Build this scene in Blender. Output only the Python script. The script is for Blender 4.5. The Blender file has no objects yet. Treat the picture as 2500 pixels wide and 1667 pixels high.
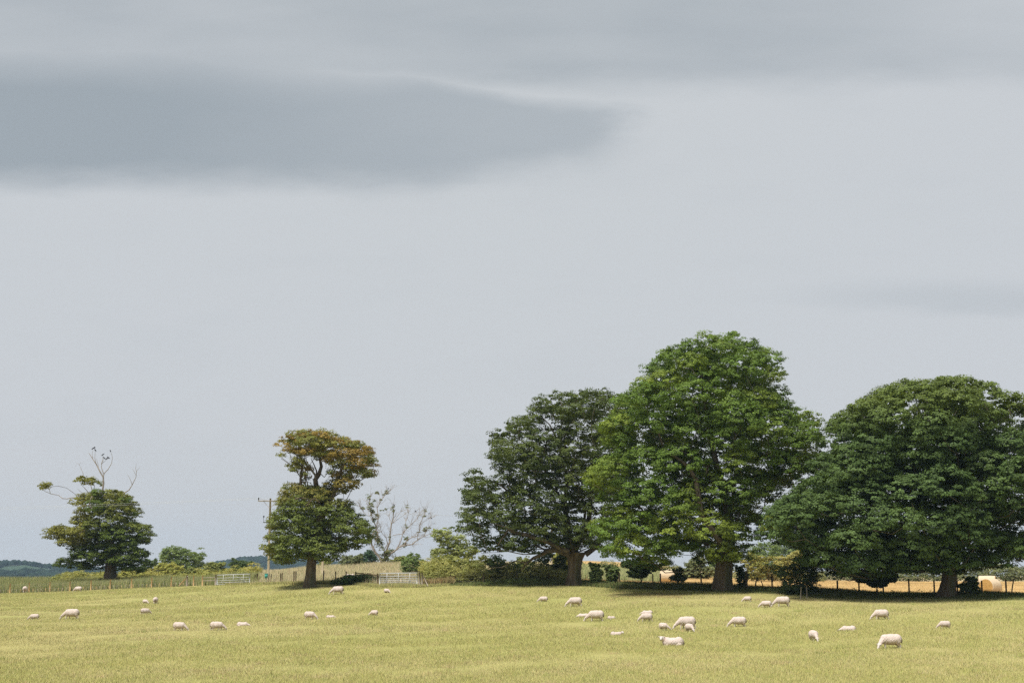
import bpy, math, numpy as np
from mathutils import Vector
R = math.radians
rng = np.random.default_rng(7)
sc = bpy.context.scene
C = sc.collection

# ------------------------------------------------------------------ camera
F = 3472.0                      # focal length in photo pixels (50 mm on a 36 mm, 2500 px wide frame)
PITCH = R(9.35)
cam_d = bpy.data.cameras.new('camera'); cam = bpy.data.objects.new('camera', cam_d); C.objects.link(cam)
cam_d.lens = 50; cam_d.sensor_width = 36; cam_d.clip_end = 20000; cam_d.clip_start = 0.3
cam.location = (0, 0, 0); cam.rotation_euler = (R(90) + PITCH, 0, 0)
sc.camera = cam

# ------------------------------------------------------------------ sun, sky, exposure
SUN_EL, SUN_AZ = R(63), R(-142)          # azimuth from the view direction, negative = left
sd = bpy.data.lights.new('sun', 'SUN'); sd.energy = 2.6; sd.angle = R(15); sd.color = (1.0, 0.95, 0.87)
sun = bpy.data.objects.new('sun', sd); C.objects.link(sun)
S = Vector((math.sin(SUN_AZ) * math.cos(SUN_EL), math.cos(SUN_AZ) * math.cos(SUN_EL), math.sin(SUN_EL)))
sun.rotation_euler = S.to_track_quat('Z', 'Y').to_euler()
sc.view_settings.view_transform = 'Standard'; sc.view_settings.look = 'None'
sc.view_settings.exposure = 1.05; sc.view_settings.gamma = 1
sc.cycles.max_bounces = 8; sc.cycles.diffuse_bounces = 5; sc.cycles.transmission_bounces = 5
sc.cycles.volume_bounces = 0; sc.cycles.transparent_max_bounces = 4; sc.cycles.glossy_bounces = 1
sc.cycles.use_denoising = False

class NT:
    """small helper for node trees"""
    def __init__(s, tree): s.t = tree
    def n(s, ty, **kw):
        o = s.t.nodes.new(ty)
        for k, v in kw.items(): setattr(o, k, v)
        return o
    def link(s, a, b): s.t.links.new(a, b)
    def val(s, x, sock):
        if isinstance(x, (int, float)): sock.default_value = x
        elif isinstance(x, tuple): sock.default_value = x
        else: s.link(x, sock)
    def m(s, op, a, b=None, c=None):
        o = s.n('ShaderNodeMath', operation=op)
        s.val(a, o.inputs[0])
        if b is not None: s.val(b, o.inputs[1])
        if c is not None: s.val(c, o.inputs[2])
        return o.outputs[0]
    def ss(s, x, a, b, lo=0.0, hi=1.0):
        o = s.n('ShaderNodeMapRange', interpolation_type='SMOOTHSTEP')
        s.val(x, o.inputs[0]); s.val(a, o.inputs[1]); s.val(b, o.inputs[2]); s.val(lo, o.inputs[3]); s.val(hi, o.inputs[4])
        return o.outputs[0]
    def mix(s, f, a, b, bt='MIX'):
        o = s.n('ShaderNodeMix', data_type='RGBA', blend_type=bt)
        s.val(f, o.inputs[0]); s.val(a, o.inputs[6]); s.val(b, o.inputs[7])
        return o.outputs[2]
    def noise(s, vec, scale, detail=3, rough=.5, dist=0):
        o = s.n('ShaderNodeTexNoise'); o.inputs['Scale'].default_value = scale
        o.inputs['Detail'].default_value = detail; o.inputs['Roughness'].default_value = rough
        o.inputs['Distortion'].default_value = dist
        if vec is not None: s.link(vec, o.inputs['Vector'])
        return o.outputs[0]
    def mapping(s, vec, scale, loc=(0, 0, 0)):
        o = s.n('ShaderNodeMapping'); o.inputs['Scale'].default_value = scale; o.inputs['Location'].default_value = loc
        s.link(vec, o.inputs[0]); return o.outputs[0]

def build_world():
    w = bpy.data.worlds.new('World'); sc.world = w; w.use_nodes = True
    t = w.node_tree; t.nodes.clear(); g = NT(t)
    out = g.n('ShaderNodeOutputWorld')
    sky = g.n('ShaderNodeTexSky', sky_type='NISHITA'); sky.sun_disc = False
    sky.sun_elevation = SUN_EL; sky.sun_rotation = SUN_AZ
    sky.air_density = 1.0; sky.dust_density = 3.0
    b1 = g.n('ShaderNodeBackground'); b1.inputs[1].default_value = 0.06; g.link(sky.outputs[0], b1.inputs[0])
    # the cloud cover: layered stratus described by azimuth and elevation (degrees) of the sky direction
    tc = g.n('ShaderNodeTexCoord'); sep = g.n('ShaderNodeSeparateXYZ'); g.link(tc.outputs['Generated'], sep.inputs[0])
    x, y, z = sep.outputs
    az = g.m('MULTIPLY', g.m('ARCTAN2', x, y), 57.2958)
    el = g.m('MULTIPLY', g.m('ARCTAN2', z, g.m('MAXIMUM', g.m('ABSOLUTE', y), .02)), 57.2958)
    cmb = g.n('ShaderNodeCombineXYZ'); g.link(az, cmb.inputs[0]); g.link(el, cmb.inputs[1])
    P = cmb.outputs[0]
    n1 = g.m('SUBTRACT', g.noise(g.mapping(P, (.05, .22, 1)), 1.0, 3, .5), .5)
    n2 = g.m('SUBTRACT', g.noise(g.mapping(P, (.10, .42, 1), (7, 3, 0)), 1.0, 4, .5), .5)
    n3 = g.m('SUBTRACT', g.noise(g.mapping(P, (.35, 1.1, 1), (3, 9, 0)), 1.0, 5, .6), .5)
    elw = g.m('ADD', el, g.m('ADD', g.m('MULTIPLY', n1, .9), g.m('ADD', g.m('MULTIPLY', n2, .55), g.m('MULTIPLY', n3, .7))))
    # big dark band: bottom edge rises to the right, top edge falls to the right, closing in a rounded tip
    bot = g.m('ADD', 15.45, g.m('MULTIPLY', g.m('MAXIMUM', g.m('ADD', az, 3.3), 0.0), .16))
    top = g.m('SUBTRACT', g.ss(az, -14, -5, 20.6, 19.75), g.ss(az, -5, 2.2, 0, 1.0))
    soft = g.ss(az, -12, -1, 1.7, .45)
    f_bot = g.ss(elw, g.m('SUBTRACT', bot, .6), g.m('ADD', bot, 1.2))
    f_top = g.ss(elw, g.m('SUBTRACT', top, soft), g.m('ADD', top, soft), 1, 0)
    tip = g.ss(g.m('ADD', az, g.m('ADD', g.m('MULTIPLY', n1, 3), g.m('MULTIPLY', n3, 3.5))), 3.0, 6.4, 1, 0)
    band = g.m('MULTIPLY', g.m('MULTIPLY', f_bot, f_top), tip)
    band = g.m('MULTIPLY', band, g.ss(az, -19, 5, .96, .66))
    core = g.m('MULTIPLY', g.ss(elw, 16.0, 17.3), g.ss(elw, 18.0, 21.0, 1, 0))
    band = g.m('ADD', band, g.m('MULTIPLY', g.m('MULTIPLY', core, g.ss(az, -22, -8, 1, 0)), .20))
    # the grey upper deck, darkest a little right of the middle
    up_edge = g.m('ADD', 19.35, g.m('MULTIPLY', g.m('MAXIMUM', g.m('SUBTRACT', az, 8), 0), .04))
    upper = g.ss(elw, g.m('SUBTRACT', up_edge, .7), g.m('ADD', up_edge, 1.0))
    mass = g.m('MULTIPLY', g.m('MULTIPLY', g.ss(az, -5, 1), g.ss(az, 9, 17, 1, 0)), g.m('MULTIPLY', g.ss(el, 19.2, 20.2), g.ss(el, 21.3, 23.2, 1, 0)))
    lev = g.m('ADD', g.m('ADD', .46, g.m('MULTIPLY', n2, .45)), g.m('MULTIPLY', mass, .16))
    upper = g.m('MULTIPLY', g.m('MULTIPLY', upper, lev), g.ss(az, 13, 22, 1, .6))
    # faint low cloud on the right
    low = g.m('MULTIPLY', g.ss(elw, 10.2, 10.9), g.ss(elw, 11.1, 12.1, 1, 0))
    low = g.m('MULTIPLY', low, g.ss(az, 8, 17, 0, .22))
    dark = g.m('ADD', g.m('MAXIMUM', band, upper), low)
    dark = g.m('ADD', dark, g.m('ADD', g.m('MULTIPLY', n2, .22), g.m('MULTIPLY', n3, .10)))
    # a brighter wisp between the two layers
    wel = g.m('SUBTRACT', el, g.m('SUBTRACT', 19.15, g.m('MULTIPLY', az, .13)))
    wisp = g.m('MULTIPLY', g.m('POWER', 2.718, g.m('MULTIPLY', g.m('MULTIPLY', wel, wel), -9.0)),
               g.m('POWER', 2.718, g.m('MULTIPLY', g.m('MULTIPLY', az, az), -.14)))
    dark = g.m('SUBTRACT', dark, g.m('MULTIPLY', wisp, .04))
    dark = g.m('MINIMUM', g.m('MAXIMUM', dark, 0.0), 1.3)
    light = g.mix(g.ss(el, 1, 16), (.298, .306, .318, 1), (.296, .308, .316, 1))
    light = g.mix(g.ss(g.m('ABSOLUTE', az), 0, 20, 0, .12), light, (.296, .303, .330, 1))
    col = g.mix(dark, light, (.172, .193, .209, 1))
    b2 = g.n('ShaderNodeBackground'); g.link(col, b2.inputs[0]); b2.inputs[1].default_value = 1.0
    ms = g.n('ShaderNodeMixShader'); ms.inputs[0].default_value = 0.93
    g.link(b1.outputs[0], ms.inputs[1]); g.link(b2.outputs[0], ms.inputs[2]); g.link(ms.outputs[0], out.inputs[0])
build_world()

# ------------------------------------------------------------------ picture <-> place
cp, sp = math.cos(PITCH), math.sin(PITCH)
def P(px, py, d):
    """the point seen at photo pixel (px, py) at ground distance d ahead of the camera"""
    cx = (np.asarray(px, float) - 1250) / F; cy = (833.5 - np.asarray(py, float)) / F
    yy = cp - cy * sp; zz = sp + cy * cp
    return np.stack(np.broadcast_arrays(cx / yy * d, d + 0 * yy, zz / yy * d), -1)

# ground control: (photo x, photo y, distance)
GC = [(-500,1667,60),(0,1667,58),(650,1667,57),(1250,1667,56),(1900,1667,55),(2500,1667,54),(3000,1667,54),
 (2176,1583,75),(1643,1576,77),(1000,1580,78),(300,1590,79),(2500,1590,73),
 (1677,1533,93),(1050,1540,93),(437,1539,97),(0,1545,97),(2072,1540,90),(2500,1535,86),
 (1455,1514,101),(914,1502,111),(175,1510,114),(-300,1512,114),(2152,1512,98),(2500,1505,96),
 (1404,1479,117),(1911,1480,107),(800,1480,122),(354,1474,143),(1250,1470,121),(0,1478,140),(2312,1480,109),
 (825,1450,137),(1100,1446,134),(1400,1445,132),(1750,1457,120),(2050,1475,113),(2500,1474,109),
 (-500,1452,185),(0,1449,182),(350,1435,178),(526,1428,172),(611,1427,170),(720,1424,153),(850,1424,150),(1000,1428,140),
 (1250,1427,143),(1404,1426,141),(1500,1430,138),(1750,1438,131),(2000,1448,125),(2312,1456,121),(2500,1456,119),(3000,1456,116),
 (0,1420,235),(450,1414,232),(620,1405,225),(700,1394,228),(930,1378,228),(1100,1378,245),(1300,1378,250),
 (1450,1405,185),(1450,1370,310),(1600,1378,300),(1635,1421,165),(1850,1415,215),(2200,1421,215),(2410,1428,183),(2410,1452,142),(2500,1421,215),(3000,1421,215),
 (1850,1412,300),(2300,1412,300),(0,1420,300),(500,1414,300),(900,1392,300)]
gp = [P(*c) for c in GC]
gp += [np.array(v, float) for v in [(0,0,-1.7),(-25,0,-1.7),(25,0,-1.7),(0,18,-3.0),(-20,22,-3.2),(20,22,-3.2),(0,38,-4.0),(-30,40,-4.1),(30,40,-4.0),(0,-40,-1.6),(-40,-40,-1.6),(40,-40,-1.6),(-80,90,-4),(80,90,-4),(-110,160,-3),(90,160,-2)]]
gp = np.array(gp)
def _tps(r2): return np.where(r2 > 0, .5 * r2 * np.log(np.maximum(r2, 1e-12)), 0)
_sx = gp[:, :2] / 50
_n = len(gp)
_A = np.zeros((_n + 3, _n + 3)); _A[:_n, :_n] = _tps(((_sx[:, None] - _sx[None]) ** 2).sum(-1)) + np.eye(_n) * .02
_A[:_n, _n] = 1; _A[:_n, _n + 1:] = _sx; _A[_n:, :_n] = _A[:_n, _n:].T
_w = np.linalg.solve(_A, np.concatenate([gp[:, 2], np.zeros(3)]))
def gz(x, y):
    x = np.atleast_1d(np.asarray(x, float)); y = np.atleast_1d(np.asarray(y, float))
    out = np.zeros(x.shape); xf, yf, of = x.ravel(), y.ravel(), out.ravel()
    for i in range(0, len(xf), 60000):
        q = np.stack([xf[i:i+60000], yf[i:i+60000]], 1)
        qc = q.copy(); qc[:, 1] = np.clip(qc[:, 1], -40, 330); qc[:, 0] = np.clip(qc[:, 0], -(70 + .42 * np.maximum(qc[:, 1], 0)), 70 + .42 * np.maximum(qc[:, 1], 0)); qs = qc / 50
        v = _tps(((qs[:, None] - _sx[None]) ** 2).sum(-1)) @ _w[:_n] + _w[_n] + qs @ _w[_n + 1:]
        t = np.clip((q[:, 1] - 330) / 220, 0, 1); t = t * t * (3 - 2 * t)
        v = v * (1 - t) + (-5.0 - np.clip((q[:, 1] - 550) / 1500, 0, 1) * 4) * t
        of[i:i+60000] = v
    return of.reshape(x.shape)
def gz1(x, y): return float(gz(x, y)[0])
def on_ground(px, py):
    """first point of the ground under photo pixel (px, py)"""
    d = np.linspace(48, 330, 1400); q = P(np.full_like(d, px), np.full_like(d, py), d); h = q[:, 2] - gz(q[:, 0], q[:, 1])
    k = np.argmax(h <= 0) if (h <= 0).any() else np.argmin(np.abs(h))
    if k > 0 and h[k] <= 0:
        t = h[k-1] / (h[k-1] - h[k]); return q[k-1] * (1 - t) + q[k] * t
    return q[k]
def at(px, d):
    """ground point at photo column px and distance d"""
    q = P(px, 1430, d); return np.array([q[0], d, gz1(q[0], d)])
FENCE = np.array([(-900,190),(-200,185),(0,182),(350,178),(526,172),(611,170),(660,160),(720,154),(850,150),(925,142),(1021,140),(1100,142),(1400,144),(1500,138),(1750,131),(2000,125),(2312,121),(2500,119),(3200,112)], float)
def col_of(x, y): return x / np.maximum(y, 1) * F * .9985 + 1250
def fence_d(x, y): return np.interp(col_of(x, y), FENCE[:, 0], FENCE[:, 1])

# ------------------------------------------------------------------ tags, meshes, materials
def tag(o, label=None, cat=None, group=None, kind=None):
    if label: o['label'] = label
    if cat: o['category'] = cat
    if group: o['group'] = group
    if kind: o['kind'] = kind
    return o
def empty(name, loc, label, cat, group=None, rz=0):
    o = bpy.data.objects.new(name, None); C.objects.link(o); o.location = loc; o.rotation_euler = (0, 0, rz)
    o.empty_display_size = .3
    return tag(o, label, cat, group)
def link(name, me, parent=None, loc=None):
    o = bpy.data.objects.new(name, me); C.objects.link(o)
    if loc is not None: o.location = loc
    if parent: o.parent = parent
    return o
def mesh(name, V, Fc, mat, col=None, smooth=False):
    """V (n,3); Fc: one (m,k) array or a list of them; col: (n,3) colours per vertex"""
    V = np.asarray(V, np.float32)
    Fs = Fc if isinstance(Fc, list) else [Fc]
    Fs = [np.asarray(f, np.int32) for f in Fs if len(f)]
    me = bpy.data.meshes.new(name)
    me.vertices.add(len(V)); me.vertices.foreach_set('co', V.ravel())
    loops = np.concatenate([f.ravel() for f in Fs]); me.loops.add(len(loops)); me.loops.foreach_set('vertex_index', loops)
    st, o = [], 0
    for f in Fs:
        st.append(o + np.arange(len(f)) * f.shape[1]); o += f.size
    st = np.concatenate(st); me.polygons.add(len(st)); me.polygons.foreach_set('loop_start', st.astype(np.int32))
    if smooth: me.polygons.foreach_set('use_smooth', np.ones(len(st), bool))
    me.update(calc_edges=True)
    if col is not None:
        a = me.color_attributes.new('tint', 'FLOAT_COLOR', 'POINT')
        a.data.foreach_set('color', np.concatenate([np.asarray(col, np.float32), np.ones((len(V), 1), np.float32)], 1).ravel())
    for m_ in (mat if isinstance(mat, (list, tuple)) else [mat]): me.materials.append(m_)
    return me
class MB:
    """collects pieces of one mesh"""
    def __init__(s): s.V = []; s.F = {}; s.n = 0; s.col = []
    def add(s, V, Fc, col=None):
        V = np.asarray(V, float); Fs = Fc if isinstance(Fc, list) and not isinstance(Fc[0], tuple) else [Fc]
        for f in Fs:
            f = np.asarray(f)
            if len(f): s.F.setdefault(f.shape[1], []).append(f + s.n)
        s.V.append(V); s.n += len(V)
        if col is not None: s.col.append(np.broadcast_to(np.asarray(col, float), (len(V), 3)))
    def box(s, c, size, rz=0, tilt=0):
        x, y, z = [v / 2 for v in size]
        V = np.array([(a * x, b * y, e * z) for e in (-1, 1) for a, b in ((-1, -1), (1, -1), (1, 1), (-1, 1))])
        if tilt: V = V @ np.array([[math.cos(tilt), 0, -math.sin(tilt)], [0, 1, 0], [math.sin(tilt), 0, math.cos(tilt)]])
        if rz: V = V @ np.array([[math.cos(rz), math.sin(rz), 0], [-math.sin(rz), math.cos(rz), 0], [0, 0, 1]])
        s.add(V + np.array(c), [(0, 3, 2, 1), (4, 5, 6, 7), (0, 1, 5, 4), (1, 2, 6, 5), (2, 3, 7, 6), (3, 0, 4, 7)])
    def tube(s, pts, rad, sides=6, caps=True):
        pts = np.asarray(pts, float); k = len(pts); rad = np.broadcast_to(np.asarray(rad, float), (k,))
        T = np.gradient(pts, axis=0); T /= np.linalg.norm(T, axis=1)[:, None] + 1e-9
        up = np.array([0, 0, 1.]) if abs(T[:, 2]).mean() < .8 else np.array([0, 1., 0])
        A = np.cross(T, up); A /= np.linalg.norm(A, axis=1)[:, None] + 1e-9; B = np.cross(T, A)
        th = np.arange(sides) * 2 * math.pi / sides
        V = pts[:, None] + rad[:, None, None] * (A[:, None] * np.cos(th)[None, :, None] + B[:, None] * np.sin(th)[None, :, None])
        i = np.arange(k - 1)[:, None] * sides; j = np.arange(sides)[None]; j2 = (j + 1) % sides
        Fq = np.stack([i + j, i + j2, i + sides + j2, i + sides + j], -1).reshape(-1, 4)
        fs = [Fq]
        if caps: fs += [np.arange(sides)[None], (np.arange(sides)[::-1] + (k - 1) * sides)[None]]
        s.add(V.reshape(-1, 3), fs)
    def done(s, name, mat, smooth=False):
        V = np.concatenate(s.V); Fs = [np.concatenate(f) for f in s.F.values()]
        return mesh(name, V, Fs, mat, np.concatenate(s.col) if s.col else None, smooth)
def place(me_builder, name, mat, parent=None, smooth=False, origin=None):
    """links an MB given in world coordinates under a thing that stands at origin"""
    me = me_builder.done(name, mat, smooth)
    if origin is not None: me.transform(__import__('mathutils').Matrix.Translation(-Vector(origin)))
    return link(name, me, parent)

def new_mat(name):
    m = bpy.data.materials.new(name); m.use_nodes = True; m.node_tree.nodes.clear(); return m, NT(m.node_tree)
def principled(g, col, rough=.8, spec=.2, bump=None, bs=.3, metal=0):
    b = g.n('ShaderNodeBsdfPrincipled'); g.val(col, b.inputs['Base Color']); g.val(rough, b.inputs['Roughness'])
    b.inputs['Specular IOR Level'].default_value = spec; b.inputs['Metallic'].default_value = metal
    if bump is not None:
        bn = g.n('ShaderNodeBump'); bn.inputs['Strength'].default_value = bs; bn.inputs['Distance'].default_value = .05
        g.link(bump, bn.inputs['Height']); g.link(bn.outputs[0], b.inputs['Normal'])
    return b
def foliage_mat(name, trans=.28, spec=.25, rough=.55, up=0):
    m, g = new_mat(name); out = g.n('ShaderNodeOutputMaterial')
    a = g.n('ShaderNodeVertexColor', layer_name='tint')
    geo = g.n('ShaderNodeNewGeometry'); nz = g.noise(geo.outputs['Position'], .9, 2)
    c = g.mix(g.ss(nz, .3, .7, 0, .25), a.outputs[0], g.mix(1.0, a.outputs[0], (.75, .9, .7, 1), 'MULTIPLY'))
    b = principled(g, c, rough, spec)
    if up:
        va = g.n('ShaderNodeVectorMath', operation='MULTIPLY_ADD'); g.link(geo.outputs['Normal'], va.inputs[0]); va.inputs[1].default_value = (.5, .5, .5); va.inputs[2].default_value = (0, 0, up)
        vn = g.n('ShaderNodeVectorMath', operation='NORMALIZE'); g.link(va.outputs[0], vn.inputs[0]); g.link(vn.outputs[0], b.inputs['Normal'])
    tr = g.n('ShaderNodeBsdfTranslucent'); g.link(g.mix(1.0, c, (1.25, 1.2, .5, 1), 'MULTIPLY'), tr.inputs[0])
    ms = g.n('ShaderNodeMixShader'); ms.inputs[0].default_value = trans
    g.link(b.outputs[0], ms.inputs[1]); g.link(tr.outputs[0], ms.inputs[2]); g.link(ms.outputs[0], out.inputs[0])
    return m
LEAF = foliage_mat('leaf_green', .32, .14, .55); BLADE = foliage_mat('grass_blade', .15, .05, .8, .8)
def noisy_mat(name, c1, c2, scale=3, rough=.85, stretch=(1, 1, 1), bump=.4, spec=.15, metal=0, det=5, c3=None):
    m, g = new_mat(name); out = g.n('ShaderNodeOutputMaterial')
    tc = g.n('ShaderNodeTexCoord'); v = g.mapping(tc.outputs['Object'], stretch)
    n = g.noise(v, scale, det, .6)
    col = g.mix(g.ss(n, .32, .68), (*c1, 1), (*c2, 1))
    if c3:
        n2 = g.noise(v, scale * .23, 3); col = g.mix(g.ss(n2, .5, .68), col, (*c3, 1))
    b = principled(g, col, rough, spec, n, bump, metal); g.link(b.outputs[0], out.inputs[0]); return m
BARK = noisy_mat('sycamore_bark', (.085, .062, .042), (.20, .155, .11), 2.6, .95, (1.4, 1.4, .35), .9, c3=(.10, .10, .06))
BRANCH = noisy_mat('branch_bark', (.07, .055, .04), (.15, .12, .085), 3, .95, bump=.4)
DEADW = noisy_mat('bleached_dead_wood', (.22, .19, .16), (.37, .325, .275), 3, .9, (1, 1, .5), .5)
POSTNEW = noisy_mat('fresh_fence_wood', (.42, .27, .12), (.56, .38, .19), 5, .8, (1, 1, .2), .2)
POSTOLD = noisy_mat('weathered_fence_wood', (.10, .072, .048), (.21, .16, .10), 5, .9, (1, 1, .2), .4)
POSTGREY = noisy_mat('silvered_fence_wood', (.22, .19, .15), (.36, .31, .25), 5, .9, (1, 1, .2), .4)
POLEW = noisy_mat('pole_wood', (.27, .22, .14), (.40, .34, .22), 4, .85, (1, 1, .15), .3)
GALV = noisy_mat('galvanised_steel', (.42, .43, .43), (.54, .55, .55), 6, .55, bump=.05, spec=.4, metal=.1)
WIREM = noisy_mat('fence_wire', (.22, .22, .20), (.32, .32, .30), 6, .5, bump=0, metal=.5)
CABLE = noisy_mat('aluminium_cable', (.45, .46, .45), (.55, .56, .55), 3, .5, bump=0, metal=.3)
DARKM = noisy_mat('dark_ceramic', (.03, .03, .032), (.06, .055, .05), 4, .4, bump=0)

# ------------------------------------------------------------------ ground
def ground_mat(name, kind):
    m, g = new_mat(name); out = g.n('ShaderNodeOutputMaterial')
    geo = g.n('ShaderNodeNewGeometry'); pos = geo.outputs['Position']
    n1 = g.noise(g.mapping(pos, (1, .6, 1)), .06, 4, .6); n2 = g.noise(pos, .55, 5, .65); n3 = g.noise(pos, 6, 3, .6)
    if kind == 'pasture':
        c = g.mix(g.ss(n1, .35, .65), (.33, .33, .115, 1), (.38, .335, .14, 1))
        c = g.mix(g.ss(n2, .55, .75, 0, .55), c, (.26, .28, .09, 1))
        c = g.mix(g.ss(n3, .4, .7, 0, .4), c, (.25, .235, .10, 1))
    elif kind == 'stubble':
        wv = g.n('ShaderNodeTexWave', wave_type='BANDS', bands_direction='Y'); wv.inputs['Scale'].default_value = .28
        wv.inputs['Distortion'].default_value = 1.5; wv.inputs['Detail'].default_value = 2
        g.link(g.mapping(pos, (.12, 1, 1)), wv.inputs[0])
        c = g.mix(g.ss(n2, .35, .7), (.52, .34, .14, 1), (.60, .42, .20, 1))
        c = g.mix(g.m('MULTIPLY', wv.outputs[0], .25), c, (.38, .24, .09, 1))
    elif kind == 'rough':
        c = g.mix(g.ss(n1, .35, .65), (.42, .33, .20, 1), (.33, .29, .15, 1)); c = g.mix(g.ss(n2, .4, .7, 0, .5), c, (.50, .40, .26, 1))
    else:
        c = g.mix(g.ss(g.noise(pos, .006, 3), .45, .5), (.03, .05, .035, 1), (.05, .08, .05, 1)); c = g.mix(g.ss(g.noise(pos, .003, 2), .6, .64), c, (.11, .12, .07, 1))
    b = principled(g, c, .95, .05, n3, .3); g.link(b.outputs[0], out.inputs[0]); return m
def ground():
    ys = np.concatenate([np.arange(-60, 40, 5), np.arange(40, 118, 1.0), np.arange(118, 190, .75), np.arange(190, 330, 2), np.geomspace(330, 3300, 60)])
    ts = np.linspace(-1, 1, 301)
    Y, T = np.meshgrid(ys, ts, indexing='ij'); X = T * (70 + .75 * np.maximum(Y, 0))
    Z = gz(X, Y)
    # small natural unevenness
    for k in range(7):
        a, b, ph = rng.uniform(.12, .9), rng.uniform(.12, .9), rng.uniform(0, 6, 2)
        Z += .018 * np.sin(X * a + ph[0]) * np.sin(Y * b + ph[1]) * (Y < 330)
    V = np.stack([X, Y, Z], -1).reshape(-1, 3); ny, nx = Y.shape
    i = np.arange(ny - 1)[:, None] * nx; j = np.arange(nx - 1)[None]
    Q = np.stack([i + j, i + j + 1, i + j + 1 + nx, i + j + nx], -1).reshape(-1, 4)
    cen = V[Q].mean(1); fd = fence_d(cen[:, 0], cen[:, 1]); col = col_of(cen[:, 0], cen[:, 1]); y = cen[:, 1]
    past = y < fd
    far = y > 345 + 20 * np.sin(cen[:, 0] * .05)
    stub = ~past & ~far & (col > 1395) & ~((col < 1600) & (y > 166) & (y < 205)) & ((y < 222) | (col < 1650))
    rough = ~past & ~far & ~stub
    for nm, msk, kind, lab in (('ground', past, 'pasture', 'yellow green grazed pasture sloping up to the trees'),
                               ('stubble_field', stub, 'stubble', 'orange gold stubble field beyond the fence on the right'),
                               ('meadow', rough, 'rough', 'rough straw coloured grassland behind the fence'),
                               ('plain', far, 'far', 'distant blue green farmland at the foot of the hills')):
        f = Q[msk]; u, inv = np.unique(f, return_inverse=True)
        tag(link(nm, mesh(nm, V[u], inv.reshape(f.shape), ground_mat('soil_' + kind, kind), smooth=True)), lab, kind='structure')
ground()

# ------------------------------------------------------------------ grass
def lowfreq(x, y, s, seed):
    r = np.random.default_rng(seed); v = 0
    for k in range(6):
        th = r.uniform(0, 6.28); f = s * r.uniform(.6, 1.8); v = v + np.sin(x * f * math.cos(th) + y * f * math.sin(th) * .6 + r.uniform(0, 6.28))
    return v / 6 ** .5 * .7
def blades(name, x, y, h, w, cols, label, cat=None, lean=.35, seed=1, z=None):
    """one triangle per blade, leaning and turned at random"""
    r = np.random.default_rng(seed + 5000); n = len(x)
    if z is None: z = gz(x, y)
    th = r.uniform(0, 2 * math.pi, n); dx, dy = np.cos(th), np.sin(th)
    ph = r.uniform(0, 2 * math.pi, n); l = np.abs(r.normal(0, lean, n)) * h
    b = np.stack([x, y, z - .03], 1)
    wv = np.stack([dx * w / 2, dy * w / 2, 0 * w], 1)
    tip = b + np.stack([np.cos(ph) * l, np.sin(ph) * l, h + .03], 1)
    V = np.stack([b - wv, b + wv, tip], 1).reshape(-1, 3)
    Fc = np.arange(3 * n).reshape(-1, 3)
    c = np.repeat(cols, 3, 0); 
    o = link(name, mesh(name, V, Fc, BLADE, c)); tag(o, label, kind='stuff'); return o
def palette(n, cols, wts, r, jitter=.18):
    cols = np.array(cols); k = r.choice(len(cols), n, p=np.array(wts) / sum(wts)); c = cols[k]
    return np.clip(c * (1 + r.normal(0, jitter, (n, 1))) * (1 + r.normal(0, .05, (n, 3))), .005, .9)
def pasture():
    r = np.random.default_rng(3); n = 2500000
    d = 52 + (190 - 52) * r.uniform(0, 1, n) ** 1.25; px = r.uniform(-200, 2700, n)
    x = (px - 1250) / F * d * 1.0; keep = d < fence_d(x, d) + .4; x, d = x[keep], d[keep]; n = len(x)
    p1 = lowfreq(x, d, .05, 5); p2 = lowfreq(x, d, .33, 9); p3 = lowfreq(x, d, 1.1, 4)
    p4 = lowfreq(x, d * .45, 2.3, 14); p5 = lowfreq(x * .25, d, .5, 31); lush = 1 / (1 + np.exp(-(p1 * .9 + p2 * .6 + p3 * .5 + p4 * .5 + p5 * 1.3 + (d - 78) / 60) * 1.7))
    A = palette(n, [(.425, .405, .145), (.375, .375, .13), (.455, .42, .165)], [5, 3, 3], r, .08)
    B = palette(n, [(.535, .46, .225), (.48, .425, .19), (.58, .51, .28)], [4, 4, 1.5], r, .08)
    pick = r.uniform(0, 1, n) < (.10 + .82 * lush)
    c = np.where(pick[:, None], A, B)
    # scuffed brown strip near the trees on the right
    col = col_of(x, d); br = (fence_d(x, d) - d > 8) & (fence_d(x, d) - d < 13 + 2 * p2) & (col > 1240) & (p2 + p3 > -.2) & (col < 1980)
    c = np.where((br & (r.uniform(0, 1, n) < .55))[:, None], palette(n, [(.26, .17, .10), (.32, .22, .12)], [1, 1], r), c)
    h = (.085 + .035 * lush + .03 * np.maximum(p2, 0)) * r.uniform(.65, 1.25, n) * (1 - .4 * br)
    blades('pasture_grass', x, d, h, .012 + .00008 * d, c, 'short yellow green pasture grass with straw coloured patches', lean=.75, seed=11)
pasture()
def tussocks():
    r = np.random.default_rng(41); N = 420; d0 = 55 + 125 * r.uniform(0, 1, N) ** 1.4; px0 = r.uniform(-100, 2600, N); x0 = (px0 - 1250) / F * d0
    k = d0 < fence_d(x0, d0) - 3; x0, d0 = x0[k], d0[k]; N = len(x0); rr = r.uniform(.12, .55, N); m = 70
    i = np.repeat(np.arange(N), m); x = x0[i] + r.normal(0, 1, N * m) * rr[i]; d = d0[i] + r.normal(0, 1, N * m) * rr[i]
    kind = r.uniform(0, 1, N)[i]
    c = np.where((kind < .5)[:, None], palette(N * m, [(.27, .30, .09), (.33, .34, .11)], [1, 1], r), palette(N * m, [(.50, .38, .21), (.44, .33, .17), (.55, .46, .27)], [1, 1, 1], r))
    blades('tussocks', x, d, r.uniform(.10, .24, N * m), .02 + 0 * x, c, 'scattered darker tussocks and dry seed stalks in the pasture', lean=.4, seed=43)
tussocks()
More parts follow.
